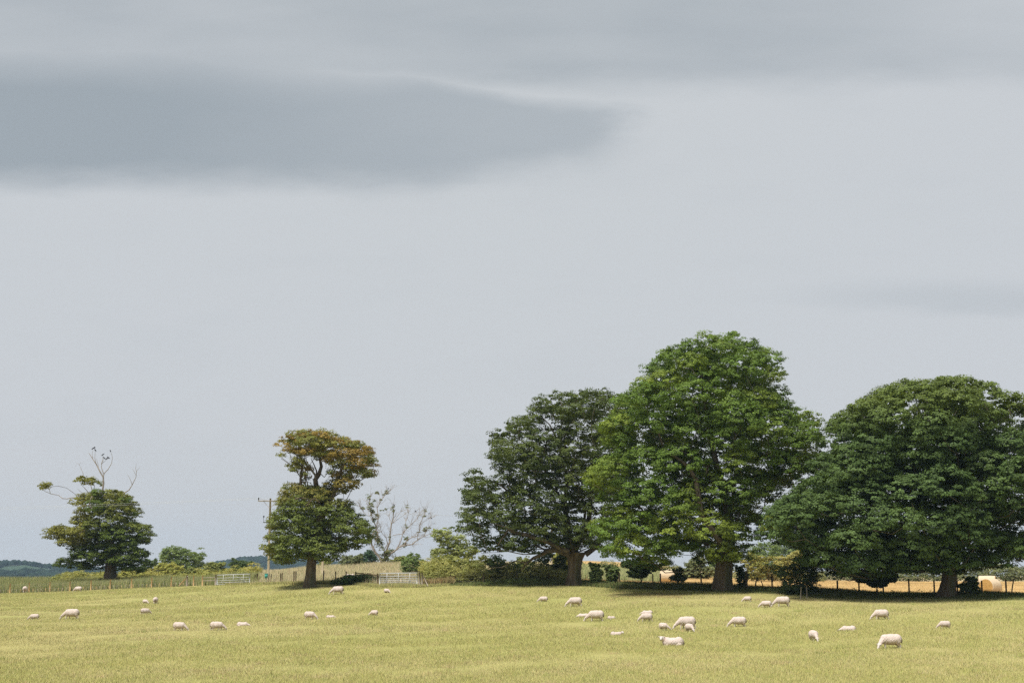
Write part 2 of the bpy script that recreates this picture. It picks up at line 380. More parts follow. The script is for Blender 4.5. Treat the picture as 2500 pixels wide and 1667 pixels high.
def strip(name, n, pxr, d0, d1, h, w, cols, wts, label, seed, lean=.3, hmod=.4, mask=None):
    """grass between two distances given as functions of column"""
    r = np.random.default_rng(seed); px = r.uniform(*pxr, n); a, b = d0(px), d1(px); d = a + (b - a) * r.uniform(0, 1, n)
    x = (px - 1250) / F * d
    p = lowfreq(x, d, .5, seed)
    if mask is not None:
        k = mask(px, d, p, r); x, d, p, px = x[k], d[k], p[k], px[k]
    n = len(x); hh = h * (1 + hmod * p) * r.uniform(.55, 1.3, n) if not callable(h) else h(px, d) * (1 + hmod * p) * r.uniform(.55, 1.3, n)
    blades(name, x, d, np.maximum(hh, .04), w * r.uniform(.6, 1.5, n), palette(n, cols, wts, r), label, seed=seed, lean=lean)
fd = lambda px: np.interp(px, FENCE[:, 0], FENCE[:, 1])
strip('tall_grass', 130000, (-120, 640), lambda p: fd(p) + 1.5, lambda p: fd(p) + 50, lambda px, d: 1.0 * (1 - .2 * (px > 430)), .05,
      [(.20, .23, .085), (.28, .28, .11), (.38, .34, .17), (.14, .17, .06)], [4, 4, 3, 2], 'tall olive reeds and rank grass beyond the wire fence', 21, .25, .12)
strip('straw_grass', 190000, (560, 1330), lambda p: fd(p) + .4, lambda p: fd(p) + 108, .55, .035,
      [(.56, .46, .31), (.48, .42, .25), (.34, .33, .16), (.50, .33, .21)], [4, 4, 4, 1], 'pale seeding grass on the rough slope behind the fence', 22, .3, .3)
strip('rank_weeds', 90000, (1060, 2620), lambda p: fd(p) - np.interp(p, [1060, 1250, 1900, 2000], [.6, 3.8, 4.2, 6.5]), lambda p: fd(p) + 1.8, lambda px, d: np.interp(d - fd(px), [-6.7, -3, 0, 2], [.10, .26, .38, .34]) * np.interp(px, [1100, 1300, 1900, 2150], [.5, 1.2, 1, .75]), .07,
      [(.11, .145, .05), (.15, .18, .06), (.22, .22, .09), (.27, .23, .11)], [5, 5, 4, 1.5], 'dark rank weeds and nettles along the foot of the old fence', 23, .35, .5)
strip('green_margin', 50000, (1385, 1640), lambda p: 164 + 0 * p, lambda p: 208 + 0 * p, .8, .05,
      [(.26, .30, .12), (.34, .34, .16), (.44, .38, .22)], [4, 4, 2], 'pale green weedy strip between the two stubble fields', 24, .3, .4)
strip('stubble', 170000, (1380, 2620), lambda p: fd(p) + 1.5, lambda p: np.where(p < 1640, 330, 223), .14, .03,
      [(.62, .42, .19), (.70, .50, .26), (.52, .34, .14)], [4, 3, 3], 'short cut orange straw stubble in rows', 25, .2, .1,
      mask=lambda px, d, p, r: ~((px < 1640) & (d > 164) & (d < 208)))
strip('verge_grass', 40000, (560, 1100), lambda p: fd(p) - 1.6, lambda p: fd(p) + .5, .26, .03,
      [(.30, .32, .10), (.42, .38, .16), (.46, .36, .20)], [4, 3, 2], 'longer green grass along the foot of the middle fence', 26, .3, .4)
strip('sorrel', 16000, (1034, 1110), lambda p: fd(p) - .6, lambda p: fd(p) + 5, .7, .04,
      [(.38, .25, .13), (.42, .34, .17), (.22, .22, .08)], [4, 4, 2], 'rust coloured dry weeds beside the gate post', 27, .3, .4)

# ------------------------------------------------------------------ trees
def seg_dist(q, poly):
    a = poly; b = np.roll(poly, -1, 0); ab = b - a
    t = np.clip(((q[:, None] - a) * ab).sum(-1) / ((ab ** 2).sum(-1) + 1e-9), 0, 1)
    return np.sqrt((((a + t[..., None] * ab) - q[:, None]) ** 2).sum(-1)).min(1)
def inside(q, poly):
    x, y = q[:, 0], q[:, 1]; c = np.zeros(len(q), bool); n = len(poly); j = n - 1
    for i in range(n):
        xi, yi = poly[i]; xj, yj = poly[j]
        c ^= ((yi > y) != (yj > y)) & (x < (xj - xi) * (y - yi) / (yj - yi + 1e-12) + xi); j = i
    return c
def clumps(polys, d, depth, rc, seed, holes=(), dens=1.0, yc=0.0, flat=1.45, gap=.46):
    """clump centres filling the volume whose outline is polys (photo pixels) at distance d"""
    r = np.random.default_rng(seed); out = np.zeros((0, 4)); accepted = []
    W = [P(np.array(p)[:, 0], np.array(p)[:, 1], d)[:, [0, 2]] for p in polys]
    H = [P(np.array(p)[:, 0], np.array(p)[:, 1], d)[:, [0, 2]] for p in holes]
    for w in W:
        lo, hi = w.min(0), w.max(0); area = (hi - lo).prod()
        q = r.uniform(lo, hi, (int(area * 26 / rc ** 2 * dens) + 300, 2)); q = q[inside(q, w)]
        di = seg_dist(q, w)
        k = di > .30 * rc * r.uniform(.4, 1.3, len(q)); q, di = q[k], di[k]
        for h in H:
            k = ~inside(q, h); q, di = q[k], di[k]; di = np.minimum(di, seg_dist(q, h) + .12 * rc)
        span = min((hi - lo).min() / 2, depth); t = np.clip(di / span, 0, 1); hd = depth * min(1, span / depth + .15) * np.sqrt(np.maximum(1 - (1 - t) ** 2, 0))
        u = np.sign(r.uniform(-1, 1, len(q))) * np.where(r.uniform(0, 1, len(q)) < .8, r.uniform(.76, 1, len(q)), r.uniform(0, .45, len(q)))
        rad = np.minimum(rc * np.where(np.abs(u) > .6, r.uniform(.7, 1.3, len(q)), 1.0), di * .9 + .2 * rc)
        hole_y = u * np.maximum(hd - .5 * rad, 0)
        surf = np.maximum(np.abs(u) * .999, 1 - t * .9)
        pts = np.stack([q[:, 0], d + yc + hole_y, q[:, 1], rad, surf], 1)
        order = np.argsort(-pts[:, 4] + r.uniform(0, .5, len(pts)))
        acc = np.zeros((0, 5))
        for i in order:
            c = pts[i]
            if len(acc):
                dd = ((acc[:, :3] - c[:3]) * (1, 1, flat)); dd = (dd ** 2).sum(1)
                if (dd < (gap * (acc[:, 3] + c[3])) ** 2).any(): continue
            acc = np.vstack([acc, c])
        accepted.append(acc)
    return np.concatenate(accepted)
def unit(v): return v / (np.linalg.norm(v, axis=-1, keepdims=True) + 1e-9)
def leaves(cl, leaf, per, colfn, seed, flat=.55, inner=.35, tuft=.42, low=-.25, cover=1.0):
    """leaf quads: every clump carries small domed tufts on its outer shell, every tuft its leaves"""
    r = np.random.default_rng(seed)
    nt = np.maximum((cover * 2.3 * (cl[:, 3] / tuft) ** 2 * np.where(cl[:, 4] > .55, 1, inner)).astype(int), 2)
    ci = np.repeat(np.arange(len(cl)), nt); c = cl[ci]
    dz = r.uniform(low, 1, len(ci)); ph = r.uniform(0, 2 * math.pi, len(ci)); s = np.sqrt(1 - dz ** 2)
    D = np.stack([s * np.cos(ph), s * np.sin(ph), dz], 1)
    tr = r.uniform(.82, 1.04, len(ci))[:, None]
    T = c[:, :3] + D * tr * c[:, 3:4] * np.array([1, 1, flat])
    nl = per; ti = np.repeat(np.arange(len(T)), nl); n = len(ti)
    ez = r.uniform(-.3, 1, n); ep = r.uniform(0, 2 * math.pi, n); es = np.sqrt(1 - ez ** 2)
    E = np.stack([es * np.cos(ep), es * np.sin(ep), ez], 1)
    ts = (tuft * r.uniform(.6, 1.35, len(T)))[ti][:, None]
    p = T[ti] + E * ts * r.uniform(.55, 1.15, (n, 1)) * np.array([1, 1, .62])
    N = unit(E * .42 + D[ti] * .55 + np.array([0, 0, .28]) + r.normal(0, .24, (n, 3)))
    a = unit(np.cross(N, r.normal(0, 1, (n, 3)))); b = np.cross(N, a)
    L = leaf * r.uniform(.6, 1.3, (n, 1)); a = a * L * .5; b = b * L * .46
    V = np.stack([p - a, p + b * .9 - a * .1, p + a, p - b * .9 - a * .1], 1).reshape(-1, 3)
    col = colfn(T, c, r)[ti] * (1 + r.normal(0, .13, (n, 1)))
    return V, np.arange(4 * n).reshape(-1, 4), np.repeat(np.clip(col, .004, .8), 4, 0)
def grow(root_chain, root_r, targets, seed, tip=.022, power=.47, step=1.1, wig=.12, sag=.15):
    """joins targets to the trunk top by branches; returns chains (points, radii)"""
    r = np.random.default_rng(seed)
    nodes = [np.array(v, float) for v in root_chain]; par = [-1] + list(range(len(nodes) - 1)); nroot = len(nodes)
    base = nodes[-1]; tg = targets[np.argsort(np.linalg.norm((targets - base) * (1, 1, .8), axis=1))]
    N = np.array(nodes); first = max(0, nroot - 3)
    depth_len = np.linalg.norm(N - base, axis=1)
    P_ = list(N); L_ = list(depth_len)
    for t in tg:
        A = np.array(P_[first:]); dl = np.array(L_[first:]); dist = np.linalg.norm(A - t, axis=1)
        below = np.maximum(A[:, 2] - t[2], 0)
        cost = dist + .42 * dl + 1.2 * below
        k = int(np.argmin(cost)) + first; a = P_[k]; m = max(1, int(np.linalg.norm(t - a) / step)); prev = k
        side = r.normal(0, wig, 3) * np.linalg.norm(t - a)
        for s in range(1, m + 1):
            f = s / m; q = a + (t - a) * f + side * math.sin(f * math.pi) - np.array([0, 0, sag * np.linalg.norm(t - a) * math.sin(f * math.pi) * .5])
            P_.append(q); par.append(prev); L_.append(L_[prev] + np.linalg.norm(q - P_[prev])); prev = len(P_) - 1
    n = len(P_); cnt = np.zeros(n); ch = [[] for _ in range(n)]
    for i in range(n):
        if par[i] >= 0: ch[par[i]].append(i)
    for i in range(n - 1, -1, -1):
        if not ch[i]: cnt[i] = 1
        if par[i] >= 0: cnt[par[i]] += cnt[i]
    rad = np.maximum(tip * cnt ** power, tip)
    rmax = rad[nroot - 1]; rad = np.where(rad > .1, .1 + (rad - .1) * max(0.2, (root_r * .62 - .1) / max(rmax - .1, .01)), rad) if rmax > root_r * .62 else rad
    chains = []; stack = [(nroot - 1, nroot - 1)]
    starts = [(nroot - 1, c) for c in ch[nroot - 1]]
    for i in range(first, nroot - 1): starts += [(i, c) for c in ch[i] if c >= nroot]
    while starts:
        p0, c0 = starts.pop(); chain = [p0, c0]; cur = c0
        while ch[cur]:
            ks = sorted(ch[cur], key=lambda k: -cnt[k]); 
            for k in ks[1:]: starts.append((cur, k))
            cur = ks[0]; chain.append(cur)
        rr = rad[chain].copy(); rr[0] = min(rr[0], rr[1] * 1.15); chains.append((np.array([P_[k] for k in chain]), rr))
    return chains
def trunk_mesh(pts, rad, seed, lobes=5, sides=28, flare=.35):
    """pts world points from the foot upwards; ring radii; buttressed foot and furrowed bark in relief"""
    r = np.random.default_rng(seed)
    pts = np.array(pts, float); rad = np.array(rad, float)
    t = np.linspace(0, len(pts) - 1, 26); P2 = np.stack([np.interp(t, np.arange(len(pts)), pts[:, k]) for k in range(3)], 1); R2 = np.interp(t, np.arange(len(rad)), rad)
    th = np.arange(sides) / sides * 2 * math.pi; V = []; ph = r.uniform(0, 6, 4)
    for i, (p, q) in enumerate(zip(P2, R2)):
        f = max(0, 1 - (p[2] - P2[0][2]) / 1.6)
        rr = q * (1 + flare * .35 * f * np.cos(lobes * th + ph[0]) + .06 * np.cos(3 * th + ph[1] + i * .1) + .035 * np.cos(9 * th + ph[2]) + r.normal(0, .018, sides))
        V.append(np.stack([p[0] + rr * np.cos(th), p[1] + rr * np.sin(th), np.full(sides, p[2])], 1))
    V = np.concatenate(V); k = len(P2); i = np.arange(k - 1)[:, None] * sides; j = np.arange(sides)[None]; j2 = (j + 1) % sides
    Q = np.stack([i + j, i + j2, i + sides + j2, i + sides + j], -1).reshape(-1, 4)
    m = MB(); m.add(V, [Q, (np.arange(sides) + (k - 1) * sides)[None]]); return m
def poly_of(pts, ox, oy, s): return [(ox + a / s, oy + b / s) for a, b in pts]

def big_tree(name, label, cat, d, foot, trunk, polys, holes, depth, rc, per, leaf, colfn, seed, group=None, limbs=(), dead=(), yc=0, inner=.35, ntarget=260, dens=1.0, tip=.022, bark=None, tuft=.40, gap=.52, puff=.62, skirt=5, drop=0, cover=1.15):
    """trunk: [(px, py, width px)] from foot to fork; limbs: extra hand-laid limbs [( [(px,py,dy)], r0, r1 )]"""
    s = d / F; fy = trunk[0][1]
    ty = min(b for pl in polys for a, b in pl)
    polys = [[(a, b + drop * min(max((ty + 260 - b) / 160, 0), 1) + skirt * min(max((b - (fy - 170)) / 80, 0), 1)) for a, b in pl] for pl in polys]
    tp = [P(a, b, d) for a, b, _ in trunk]; tr = [w * s / 2 for _, _, w in trunk]
    org = np.array([tp[0][0], d, gz1(tp[0][0], d)])
    tp[0][2] = min(tp[0][2], org[2]) - .15
    o = empty(name, org, label, cat, group)
    place(trunk_mesh(tp, tr, seed), 'trunk', bark or BARK, o, True, org)
    cl = clumps(polys, d, depth, rc, seed, holes, dens, yc, 1.3, gap)
    V, Q, col = leaves(cl, leaf, per, colfn, seed + 1, inner=inner, tuft=tuft, flat=puff, low=-.5, cover=cover)
    me = mesh('crown', V - org, Q, LEAF, col); link('crown', me, o)
    r = np.random.default_rng(seed + 5)
    k = r.permutation(len(cl))[:ntarget]; tg = cl[k, :3] - np.array([0, 0, .25]) * cl[k, 3:4]
    rc_chain = [tp[-3] if len(tp) > 2 else tp[0], tp[-2], tp[-1]]
    b = MB()
    for pts, rr in grow(rc_chain, tr[-1], tg, seed + 2, tip=tip): b.tube(pts, rr, 6, False)
    for pts, r0, r1 in limbs:
        q = np.array([P(a, bb, d + dy) for a, bb, dy in pts]); b.tube(q, np.linspace(r0, r1, len(q)), 7, False)
    place(b, 'limbs', BRANCH, o, True, org)
    if dead:
        for pts, r0, r1 in dead:
            b = MB(); q = np.array([P(a, bb, d + dy) for a, bb, dy in pts]); b.tube(q, np.linspace(r0, r1, len(q)), 6, False)
            place(b, 'dead_branch', DEADW, o, True, org)
    return o, cl, org

def colour_mix(base, alt, amt=.3, jit=.14, extra=None):
    base, alt = np.array(base), np.array(alt)
    def f(T, c, r):
        # every clump has its own shade, every tuft varies a little
        key = np.sin(c[:, 0] * 12.9898 + c[:, 1] * 78.233 + c[:, 2] * 37.7) * 43758.5453; key = key - np.floor(key)
        w = np.clip(amt * (key * 2) + r.normal(0, .12, len(T)), 0, 1)[:, None]
        col = base * (1 - w) + alt * w
        if extra is not None: col = extra(T, c, r, col, key)
        return col * np.array([1.88, 1.86, 1.62]) * (1 + r.normal(0, jit, (len(T), 1)))
    return f

SYC = 'old sycamores in a row at the top of the field'
# --- tree 1: stag-headed tree at the far left
t1 = poly_of([(430,650),(480,620),(560,600),(640,570),(740,545),(760,585),(830,550),(900,560),(920,600),(960,640),(1000,680),(1045,700),(1060,780),(1060,830),(990,850),(1040,890),(1090,890),(1200,915),(1180,1020),(1130,1080),(1080,1120),(1180,1150),(1170,1210),(1100,1250),(1190,1280),(1170,1310),(1100,1370),(1000,1390),(900,1370),(850,1330),(800,1290),(720,1320),(660,1350),(560,1360),(450,1350),(390,1330),(270,1345),(255,1290),(330,1210),(430,1180),(370,1160),(340,1140),(200,1160),(190,1145),(260,1110),(300,1110),(280,1060),(200,1070),(140,1030),(135,1000),(200,930),(290,905),(370,925),(420,860),(480,820),(450,770),(440,700)], 80, 1060, 4.125)
t1b = poly_of([(60,540),(100,495),(170,485),(215,510),(190,550),(130,560),(80,570)], 80, 1060, 4.125)
t1c = poly_of([(420,470),(480,430),(560,425),(650,460),(690,510),(640,530),(560,515),(480,500)], 80, 1060, 4.125)
h1 = [poly_of(h, 80, 1060, 4.125) for h in ([(400,1265),(520,1250),(500,1290),(400,1300)], [(740,1150),(800,1150),(790,1180),(740,1175)], [(500,1100),(560,1110),(540,1145)])]
def Z4(l, dy=0): return [(80 + a / 4.125, 1060 + b / 4.125, dy) for a, b in l]
dead1 = [(Z4([(745,650),(700,590),(712,500),(710,430),(680,380),(640,300),(600,240),(575,200),(560,185)]), .16, .02),
 (Z4([(640,300),(625,240),(630,165)], .3), .045, .015), (Z4([(665,350),(655,290),(640,240)], .2), .04, .012), (Z4([(710,430),(720,392),(760,350),(795,290),(802,230),(785,172)], -.2), .07, .018),
 (Z4([(714,400),(690,330),(700,280),(720,243)], .2), .06, .015), (Z4([(690,300),(705,255),(706,210)], .5), .04, .012), (Z4([(700,290),(735,262),(762,240)], .3), .03, .012),
 (Z4([(605,245),(600,190),(607,145)]), .03, .01), (Z4([(890,650),(905,605),(920,590),(970,560),(1000,510),(1040,430),(1045,370),(1078,330)]), .11, .015),
 (Z4([(1000,510),(990,470),(965,420),(950,400)]), .04, .01), (Z4([(1040,410),(1015,365),(1005,345)]), .03, .01), (Z4([(1045,380),(1035,340),(1045,290)]), .03, .01),
 (Z4([(450,650),(400,635),(345,648),(300,645),(260,612),(180,598),(168,560),(150,535)]), .075, .03), (Z4([(185,598),(120,572),(88,535)]), .04, .02),
 (Z4([(510,440),(508,400),(490,350),(470,310),(440,288)]), .04, .01), (Z4([(470,312),(480,282)]), .02, .01),
 (Z4([(612,620),(598,560),(580,500)], -.6), .10, .03), (Z4([(575,600),(530,550),(492,505)], -.6), .06, .02), (Z4([(525,602),(480,575),(450,545)], -.6), .04, .012),
 (Z4([(615,762),(590,740),(570,700),(580,655),(600,620)], -4.0), .10, .06), (Z4([(470,1000),(500,975),(530,965)], -4.6), .05, .03), (Z4([(470,790),(440,770),(425,750)], -1), .04, .01)]
def olive_top(T, c, r, col, key):
    w = np.clip((T[:, 2] - 3.5) / 7, 0, 1)[:, None] * .5 * (key[:, None] > .25); w = np.maximum(w, .7 * ((T[:, 0] < -58.5) & (T[:, 2] > 4))[:, None])
    return col * (1 - w) + np.array([.135, .125, .032]) * w
big_tree('stag_headed_tree', 'dark leafy tree with bare dead branches sticking out of its top, leftmost of the trees', 'tree', 200,
 None, [(271,1413,33),(270,1404,30),(270,1394,27),(271,1378,26),(272,1355,24),(268,1320,20)], [t1, t1b, t1c], h1, 5.2, 1.5, 24, .20,
 colour_mix((.055, .078, .018), (.076, .100, .024), extra=olive_top), 101, group=SYC, dead=dead1, ntarget=150, gap=.57, cover=1.2)
# --- tree 2: russet tree beside the utility pole
def Z5(l, dy=None): return [(620 + a / 3.732, 1020 + b / 3.732) + (() if dy is None else (dy,)) for a, b, *_ in l]
t2a = Z5([(200,325),(240,250),(260,200),(330,150),(430,95),(510,95),(620,110),(700,120),(790,150),(850,190),(960,210),(1040,245),(1065,310),(1060,350),(1110,390),(1130,440),(1085,480),(1110,560),(1130,600),(1105,650),(1050,610),(1000,570),(950,530),(870,520),(960,570),(985,660),(940,700),(880,680),(820,700),(790,740),(740,730),(740,640),(750,560),(700,540),(700,430),(640,430),(600,400),(560,375),(500,385),(450,390),(510,440),(525,520),(520,580),(470,600),(440,570),(420,510),(350,510),(315,440),(340,380),(410,360),(330,345),(250,368),(210,368)])
t2b = Z5([(310,600),(390,580),(420,600),(520,625),(560,650),(620,625),(680,640),(700,740),(780,745),(860,745),(930,768),(900,810),(880,830),(960,870),(1010,930),(1060,960),(1080,1010),(1060,1080),(1060,1130),(1010,1160),(960,1180),(1060,1210),(1000,1240),(930,1225),(900,1200),(820,1210),(810,1270),(760,1290),(700,1310),(690,1335),(630,1310),(570,1290),(480,1290),(430,1290),(390,1320),(280,1340),(200,1325),(150,1270),(90,1250),(75,1190),(110,1130),(95,1080),(160,1060),(140,1000),(170,970),(165,880),(220,850),(240,800),(240,740),(270,670)])
t2c = Z5([(420,560),(500,600),(560,650),(640,600),(690,550),(730,560),(730,640),(690,740),(660,790),(560,780),(440,720)])
def russet(T, c, r, col, key):
    x0 = (710 - 1250) / F * 147; hh = T[:, 2] + 1.0
    w = np.clip((hh - 7) / 6, 0, .85) + np.clip((x0 - .8 - T[:, 0]) / 3.2, 0, 1.) * (hh < 9.5)
    w = np.clip(w * (.45 + .9 * key), 0, .95)[:, None]
    rus = np.where((key > .55)[:, None], np.array([.155, .108, .034]), np.array([.135, .128, .038]))
    return col * (1 - w) + rus * w
z5h = [Z5(h) for h in ([(330,225),(400,240),(380,290),(330,280)], [(650,990),(800,1075),(790,1100),(700,1080),(650,1010)])]
big_tree('russet_tree', 'tree with russet brown upper leaves over a visible fork, beside the utility pole', 'tree', 147,
 None, [(620+515/3.732,1020+1500/3.732,34),(620+515/3.732,1020+1470/3.732,28),(620+518/3.732,1020+1420/3.732,24),(620+522/3.732,1020+1330/3.732,22.5),(620+530/3.732,1020+1250/3.732,21),(620+560/3.732,1020+1080/3.732,19)],
 [t2a, t2b, t2c], z5h, 4.8, 1.2, 26, .17, colour_mix((.078, .100, .032), (.10, .12, .036), extra=russet), 202, group=SYC, ntarget=230, gap=.54,
 limbs=[(Z5([(560,1080),(600,900),(600,760),(570,640),(560,560),(590,520),(615,440),(600,370),(590,300)], 0), .42, .09),
        (Z5([(570,1000),(640,850),(700,740),(750,640),(770,540),(800,460),(850,380),(900,320)], -1.0), .36, .06),
        (Z5([(560,600),(560,520),(520,470),(480,430),(450,370)], -.8), .15, .04), (Z5([(575,560),(570,480),(545,420),(520,370)], .6), .10, .03), (Z5([(600,500),(640,540),(680,490),(650,450)], -1), .06, .02),
        (Z5([(430,640),(425,560),(430,500),(440,420),(430,350)], -1.2), .16, .06), (Z5([(760,560),(840,545),(940,540)], -1.4), .08, .03), (Z5([(740,600),(790,500),(830,480),(900,470)], -1.2), .08, .03),
        (Z5([(480,800),(530,740),(560,735),(600,770)], -4.2), .07, .03), (Z5([(370,740),(430,725),(490,735),(500,770)], -4.3), .06, .03), (Z5([(700,1100),(790,1085),(900,1120),(980,1130)], -1), .12, .04)])
# --- tree 3: dark tree left of the tallest
def Z3(l, dy=None): return [(1050 + a / 2.53, 800 + b / 2.53) + (() if dy is None else (dy,)) for a, b in l]
t3 = Z3([(190,912),(250,872),(300,870),(325,905),(400,918),(430,900),(390,880),(345,855),(350,800),(390,750),(402,720),(360,695),(355,650),(410,640),(420,600),(490,575),(500,550),(530,540),(560,495),(620,488),(640,440),(690,405),(760,380),(830,375),(900,378),(950,342),(1000,338),(1040,365),(1110,365),(1140,400),(1190,500),(1200,800),(1150,1050),(1100,1250),(1060,1330),(1000,1395),(960,1398),(940,1372),(840,1370),(720,1378),(690,1400),(640,1385),(560,1400),(470,1385),(380,1370),(300,1390),(260,1370),(270,1320),(250,1275),(180,1262),(125,1257),(130,1215),(190,1190),(178,1120),(215,1100),(212,1040),(215,980),(240,968)])
t3l = Z3([(400,1400),(560,1395),(700,1400),(640,1450),(520,1480),(420,1480),(360,1450)])
h3 = [Z3(h) for h in ([(600,560),(640,570),(700,640),(690,690),(620,600)], [(700,520),(790,580),(800,680),(740,690),(715,600)], [(400,990),(470,950),(500,1010),(420,1060),(380,1050)], [(330,1230),(400,1215),(470,1290),(400,1310),(340,1270)], [(930,1040),(955,1040),(950,1080),(930,1070)], [(850,1110),(880,1120),(875,1180),(845,1160)], [(730,920),(800,915),(790,945),(730,940)])]
o3, cl3, org3 = big_tree('dark_sycamore', 'broad dark green tree with branch gaps and pale trunk, left of the tallest', 'tree', 140, None,
 [(1404,1428,50),(1401,1416,37),(1403,1400,31),(1404,1385,31),(1404,1365,36),(1408,1348,44)], [t3], h3, 6.6, 1.7, 34, .17,
 colour_mix((.044, .060, .020), (.064, .080, .025), .35), 303, group=SYC, ntarget=420, yc=.5, inner=.22, dens=.95, skirt=8, gap=.60, puff=.66, drop=7, cover=.9,
 limbs=[(Z3([(860,1400),(780,1370),(720,1378),(690,1400),(640,1420),(600,1450),(560,1500)], -1), .34, .05), (Z3([(600,1450),(520,1440),(440,1480),(380,1475)], -1.4), .07, .02),
        (Z3([(960,1400),(1030,1350),(1070,1270),(1100,1150)], -.6), .30, .12), (Z3([(880,1390),(860,1250),(830,1100),(850,950),(900,800)], -.5), .38, .1), (Z3([(890,1380),(980,1200),(1000,1000),(1010,800)], .8), .36, .1),
        (Z3([(860,1380),(700,1310),(560,1270),(480,1250),(440,1310),(420,1340)], -2), .26, .04), (Z3([(560,1270),(460,1230),(370,1200)], -2.2), .1, .03), (Z3([(850,950),(790,700),(740,600),(700,560)], -.3), .14, .03), (Z3([(790,700),(740,660),(680,640)], -.4), .06, .02), (Z3([(820,760),(800,640),(830,560),(870,500)], -.2), .10, .03), (Z3([(560,1090),(470,1000),(420,960),(370,950)], -1), .12, .03)])
# --- tree 4: the tallest
def Zb(l, dy=None): return [(1400 + a / 2.306, 780 + b / 2.306) + (() if dy is None else (dy,)) for a, b in l]
t4 = Zb([(410,222),(440,190),(500,165),(540,140),(640,125),(700,85),(770,60),(840,65),(890,70),(940,95),(990,100),(1040,145),(1090,180),(1140,210),(1160,250),(1195,290),(1150,320),(1175,380),(1130,385),(1180,420),(1215,480),(1270,490),(1320,550),(1350,600),(1365,640),(1355,700),(1360,780),(1330,840),(1290,812),(1290,870),(1260,930),(1200,965),(1130,990),(1150,1050),(1100,1100),(1050,1180),(1000,1200),(950,1190),(1000,1280),(980,1340),(900,1390),(820,1392),(760,1380),(700,1330),(640,1300),(560,1310),(570,1370),(500,1402),(400,1390),(350,1360),(270,1350),(170,1340),(160,1290),(110,1250),(80,1180),(130,1130),(170,1080),(190,1040),(130,990),(75,940),(70,900),(110,850),(150,790),(200,770),(260,740),(180,720),(160,690),(130,650),(170,590),(190,560),(230,530),(210,480),(230,410),(290,370),(350,325),(440,320),(450,290),(415,265)])
h4 = [Zb(h) for h in ([(690,235),(740,235),(745,290),(720,300)], [(505,600),(560,610),(560,680),(510,720),(490,650)], [(670,845),(740,835),(750,880),(690,905)], [(905,1095),(985,1100),(990,1140),(940,1200),(905,1190)], [(240,970),(275,960),(275,1080),(245,1085)], [(1050,880),(1080,890),(1070,930),(1010,905)])]
def bright_new(T, c, r, col, key):
    w = (np.clip((key - .6) * .9, 0, .3))[:, None]
    return col * (1 - w) + np.array([.17, .185, .028]) * w
big_tree('tallest_sycamore', 'tallest tree, bright green and domed with layered clumps of leaves', 'tree', 128, None,
 [(1766,1446,62),(1765,1432,50),(1765,1415,45),(1767,1395,42),(1768,1370,40),(1772,1320,38)], [t4], h4, 9.0, 2.0, 40, .165,
 colour_mix((.064, .102, .023), (.094, .132, .030), .4, extra=bright_new), 404, group=SYC, ntarget=420, inner=.7, puff=.76, gap=.66, cover=1.35, skirt=9, drop=12,
 limbs=[(Zb([(840,1330),(860,1180),(870,1080),(840,950),(800,800),(770,650),(740,480),(720,260)], -.6), .55, .1), (Zb([(830,1250),(720,1100),(690,900),(650,830),(560,760),(470,750)], -3.5), .3, .08),
        (Zb([(690,900),(640,860),(660,780)], -3), .12, .05), (Zb([(740,880),(760,820),(800,760)], -3), .14, .05), (Zb([(480,640),(500,700),(520,745),(560,770)], -4), .09, .05), (Zb([(860,1100),(920,1130),(960,1040)], -2), .12, .04)])
# --- tree 5: right
def Zc(l, dy=None): return [(1850 + a / 2.6138, 880 + b / 2.6138) + (() if dy is None else (dy,)) for a, b in l]
t5 = Zc([(280,790),(350,730),(400,700),(352,640),(392,565),(450,560),(470,500),(465,400),(500,350),(590,272),(650,250),(710,200),(790,150),(850,110),(900,130),(1000,130),(1120,110),(1200,93),(1300,115),(1400,130),(1480,180),(1570,210),(1640,250),(1690,310),(1740,420),(1790,550),(1860,700),(1920,900),(1900,1100),(1870,1240),(1760,1330),(1640,1320),(1560,1325),(1450,1330),(1350,1330),(1250,1350),(1150,1355),(1050,1350),(900,1362),(880,1385),(700,1372),(600,1380),(480,1345),(400,1340),(310,1290),(320,1210),(250,1200),(150,1170),(60,1150),(45,1080),(60,1000),(80,920),(150,880),(230,860),(270,830)])
h5 = [Zc(h) for h in ([(440,840),(475,850),(465,870),(440,865)], [(1390,1060),(1430,1040),(1420,1090),(1385,1110)], [(1330,560),(1375,550),(1360,580)], [(780,690),(820,690),(815,705),(785,705)])]
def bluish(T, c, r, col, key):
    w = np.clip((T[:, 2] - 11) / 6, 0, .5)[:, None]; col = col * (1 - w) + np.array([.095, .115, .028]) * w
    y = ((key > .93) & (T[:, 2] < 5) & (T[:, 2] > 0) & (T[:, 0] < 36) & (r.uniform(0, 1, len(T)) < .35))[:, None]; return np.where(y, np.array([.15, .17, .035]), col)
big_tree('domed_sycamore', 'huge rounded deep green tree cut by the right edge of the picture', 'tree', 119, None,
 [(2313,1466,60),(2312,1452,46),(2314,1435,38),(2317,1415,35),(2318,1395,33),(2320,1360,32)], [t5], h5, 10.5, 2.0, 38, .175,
 colour_mix((.045, .072, .027), (.063, .094, .034), .4, extra=bluish), 505, group=SYC, ntarget=420, inner=.7, yc=.5, gap=.565, cover=1.3, puff=.68, skirt=12, drop=9)

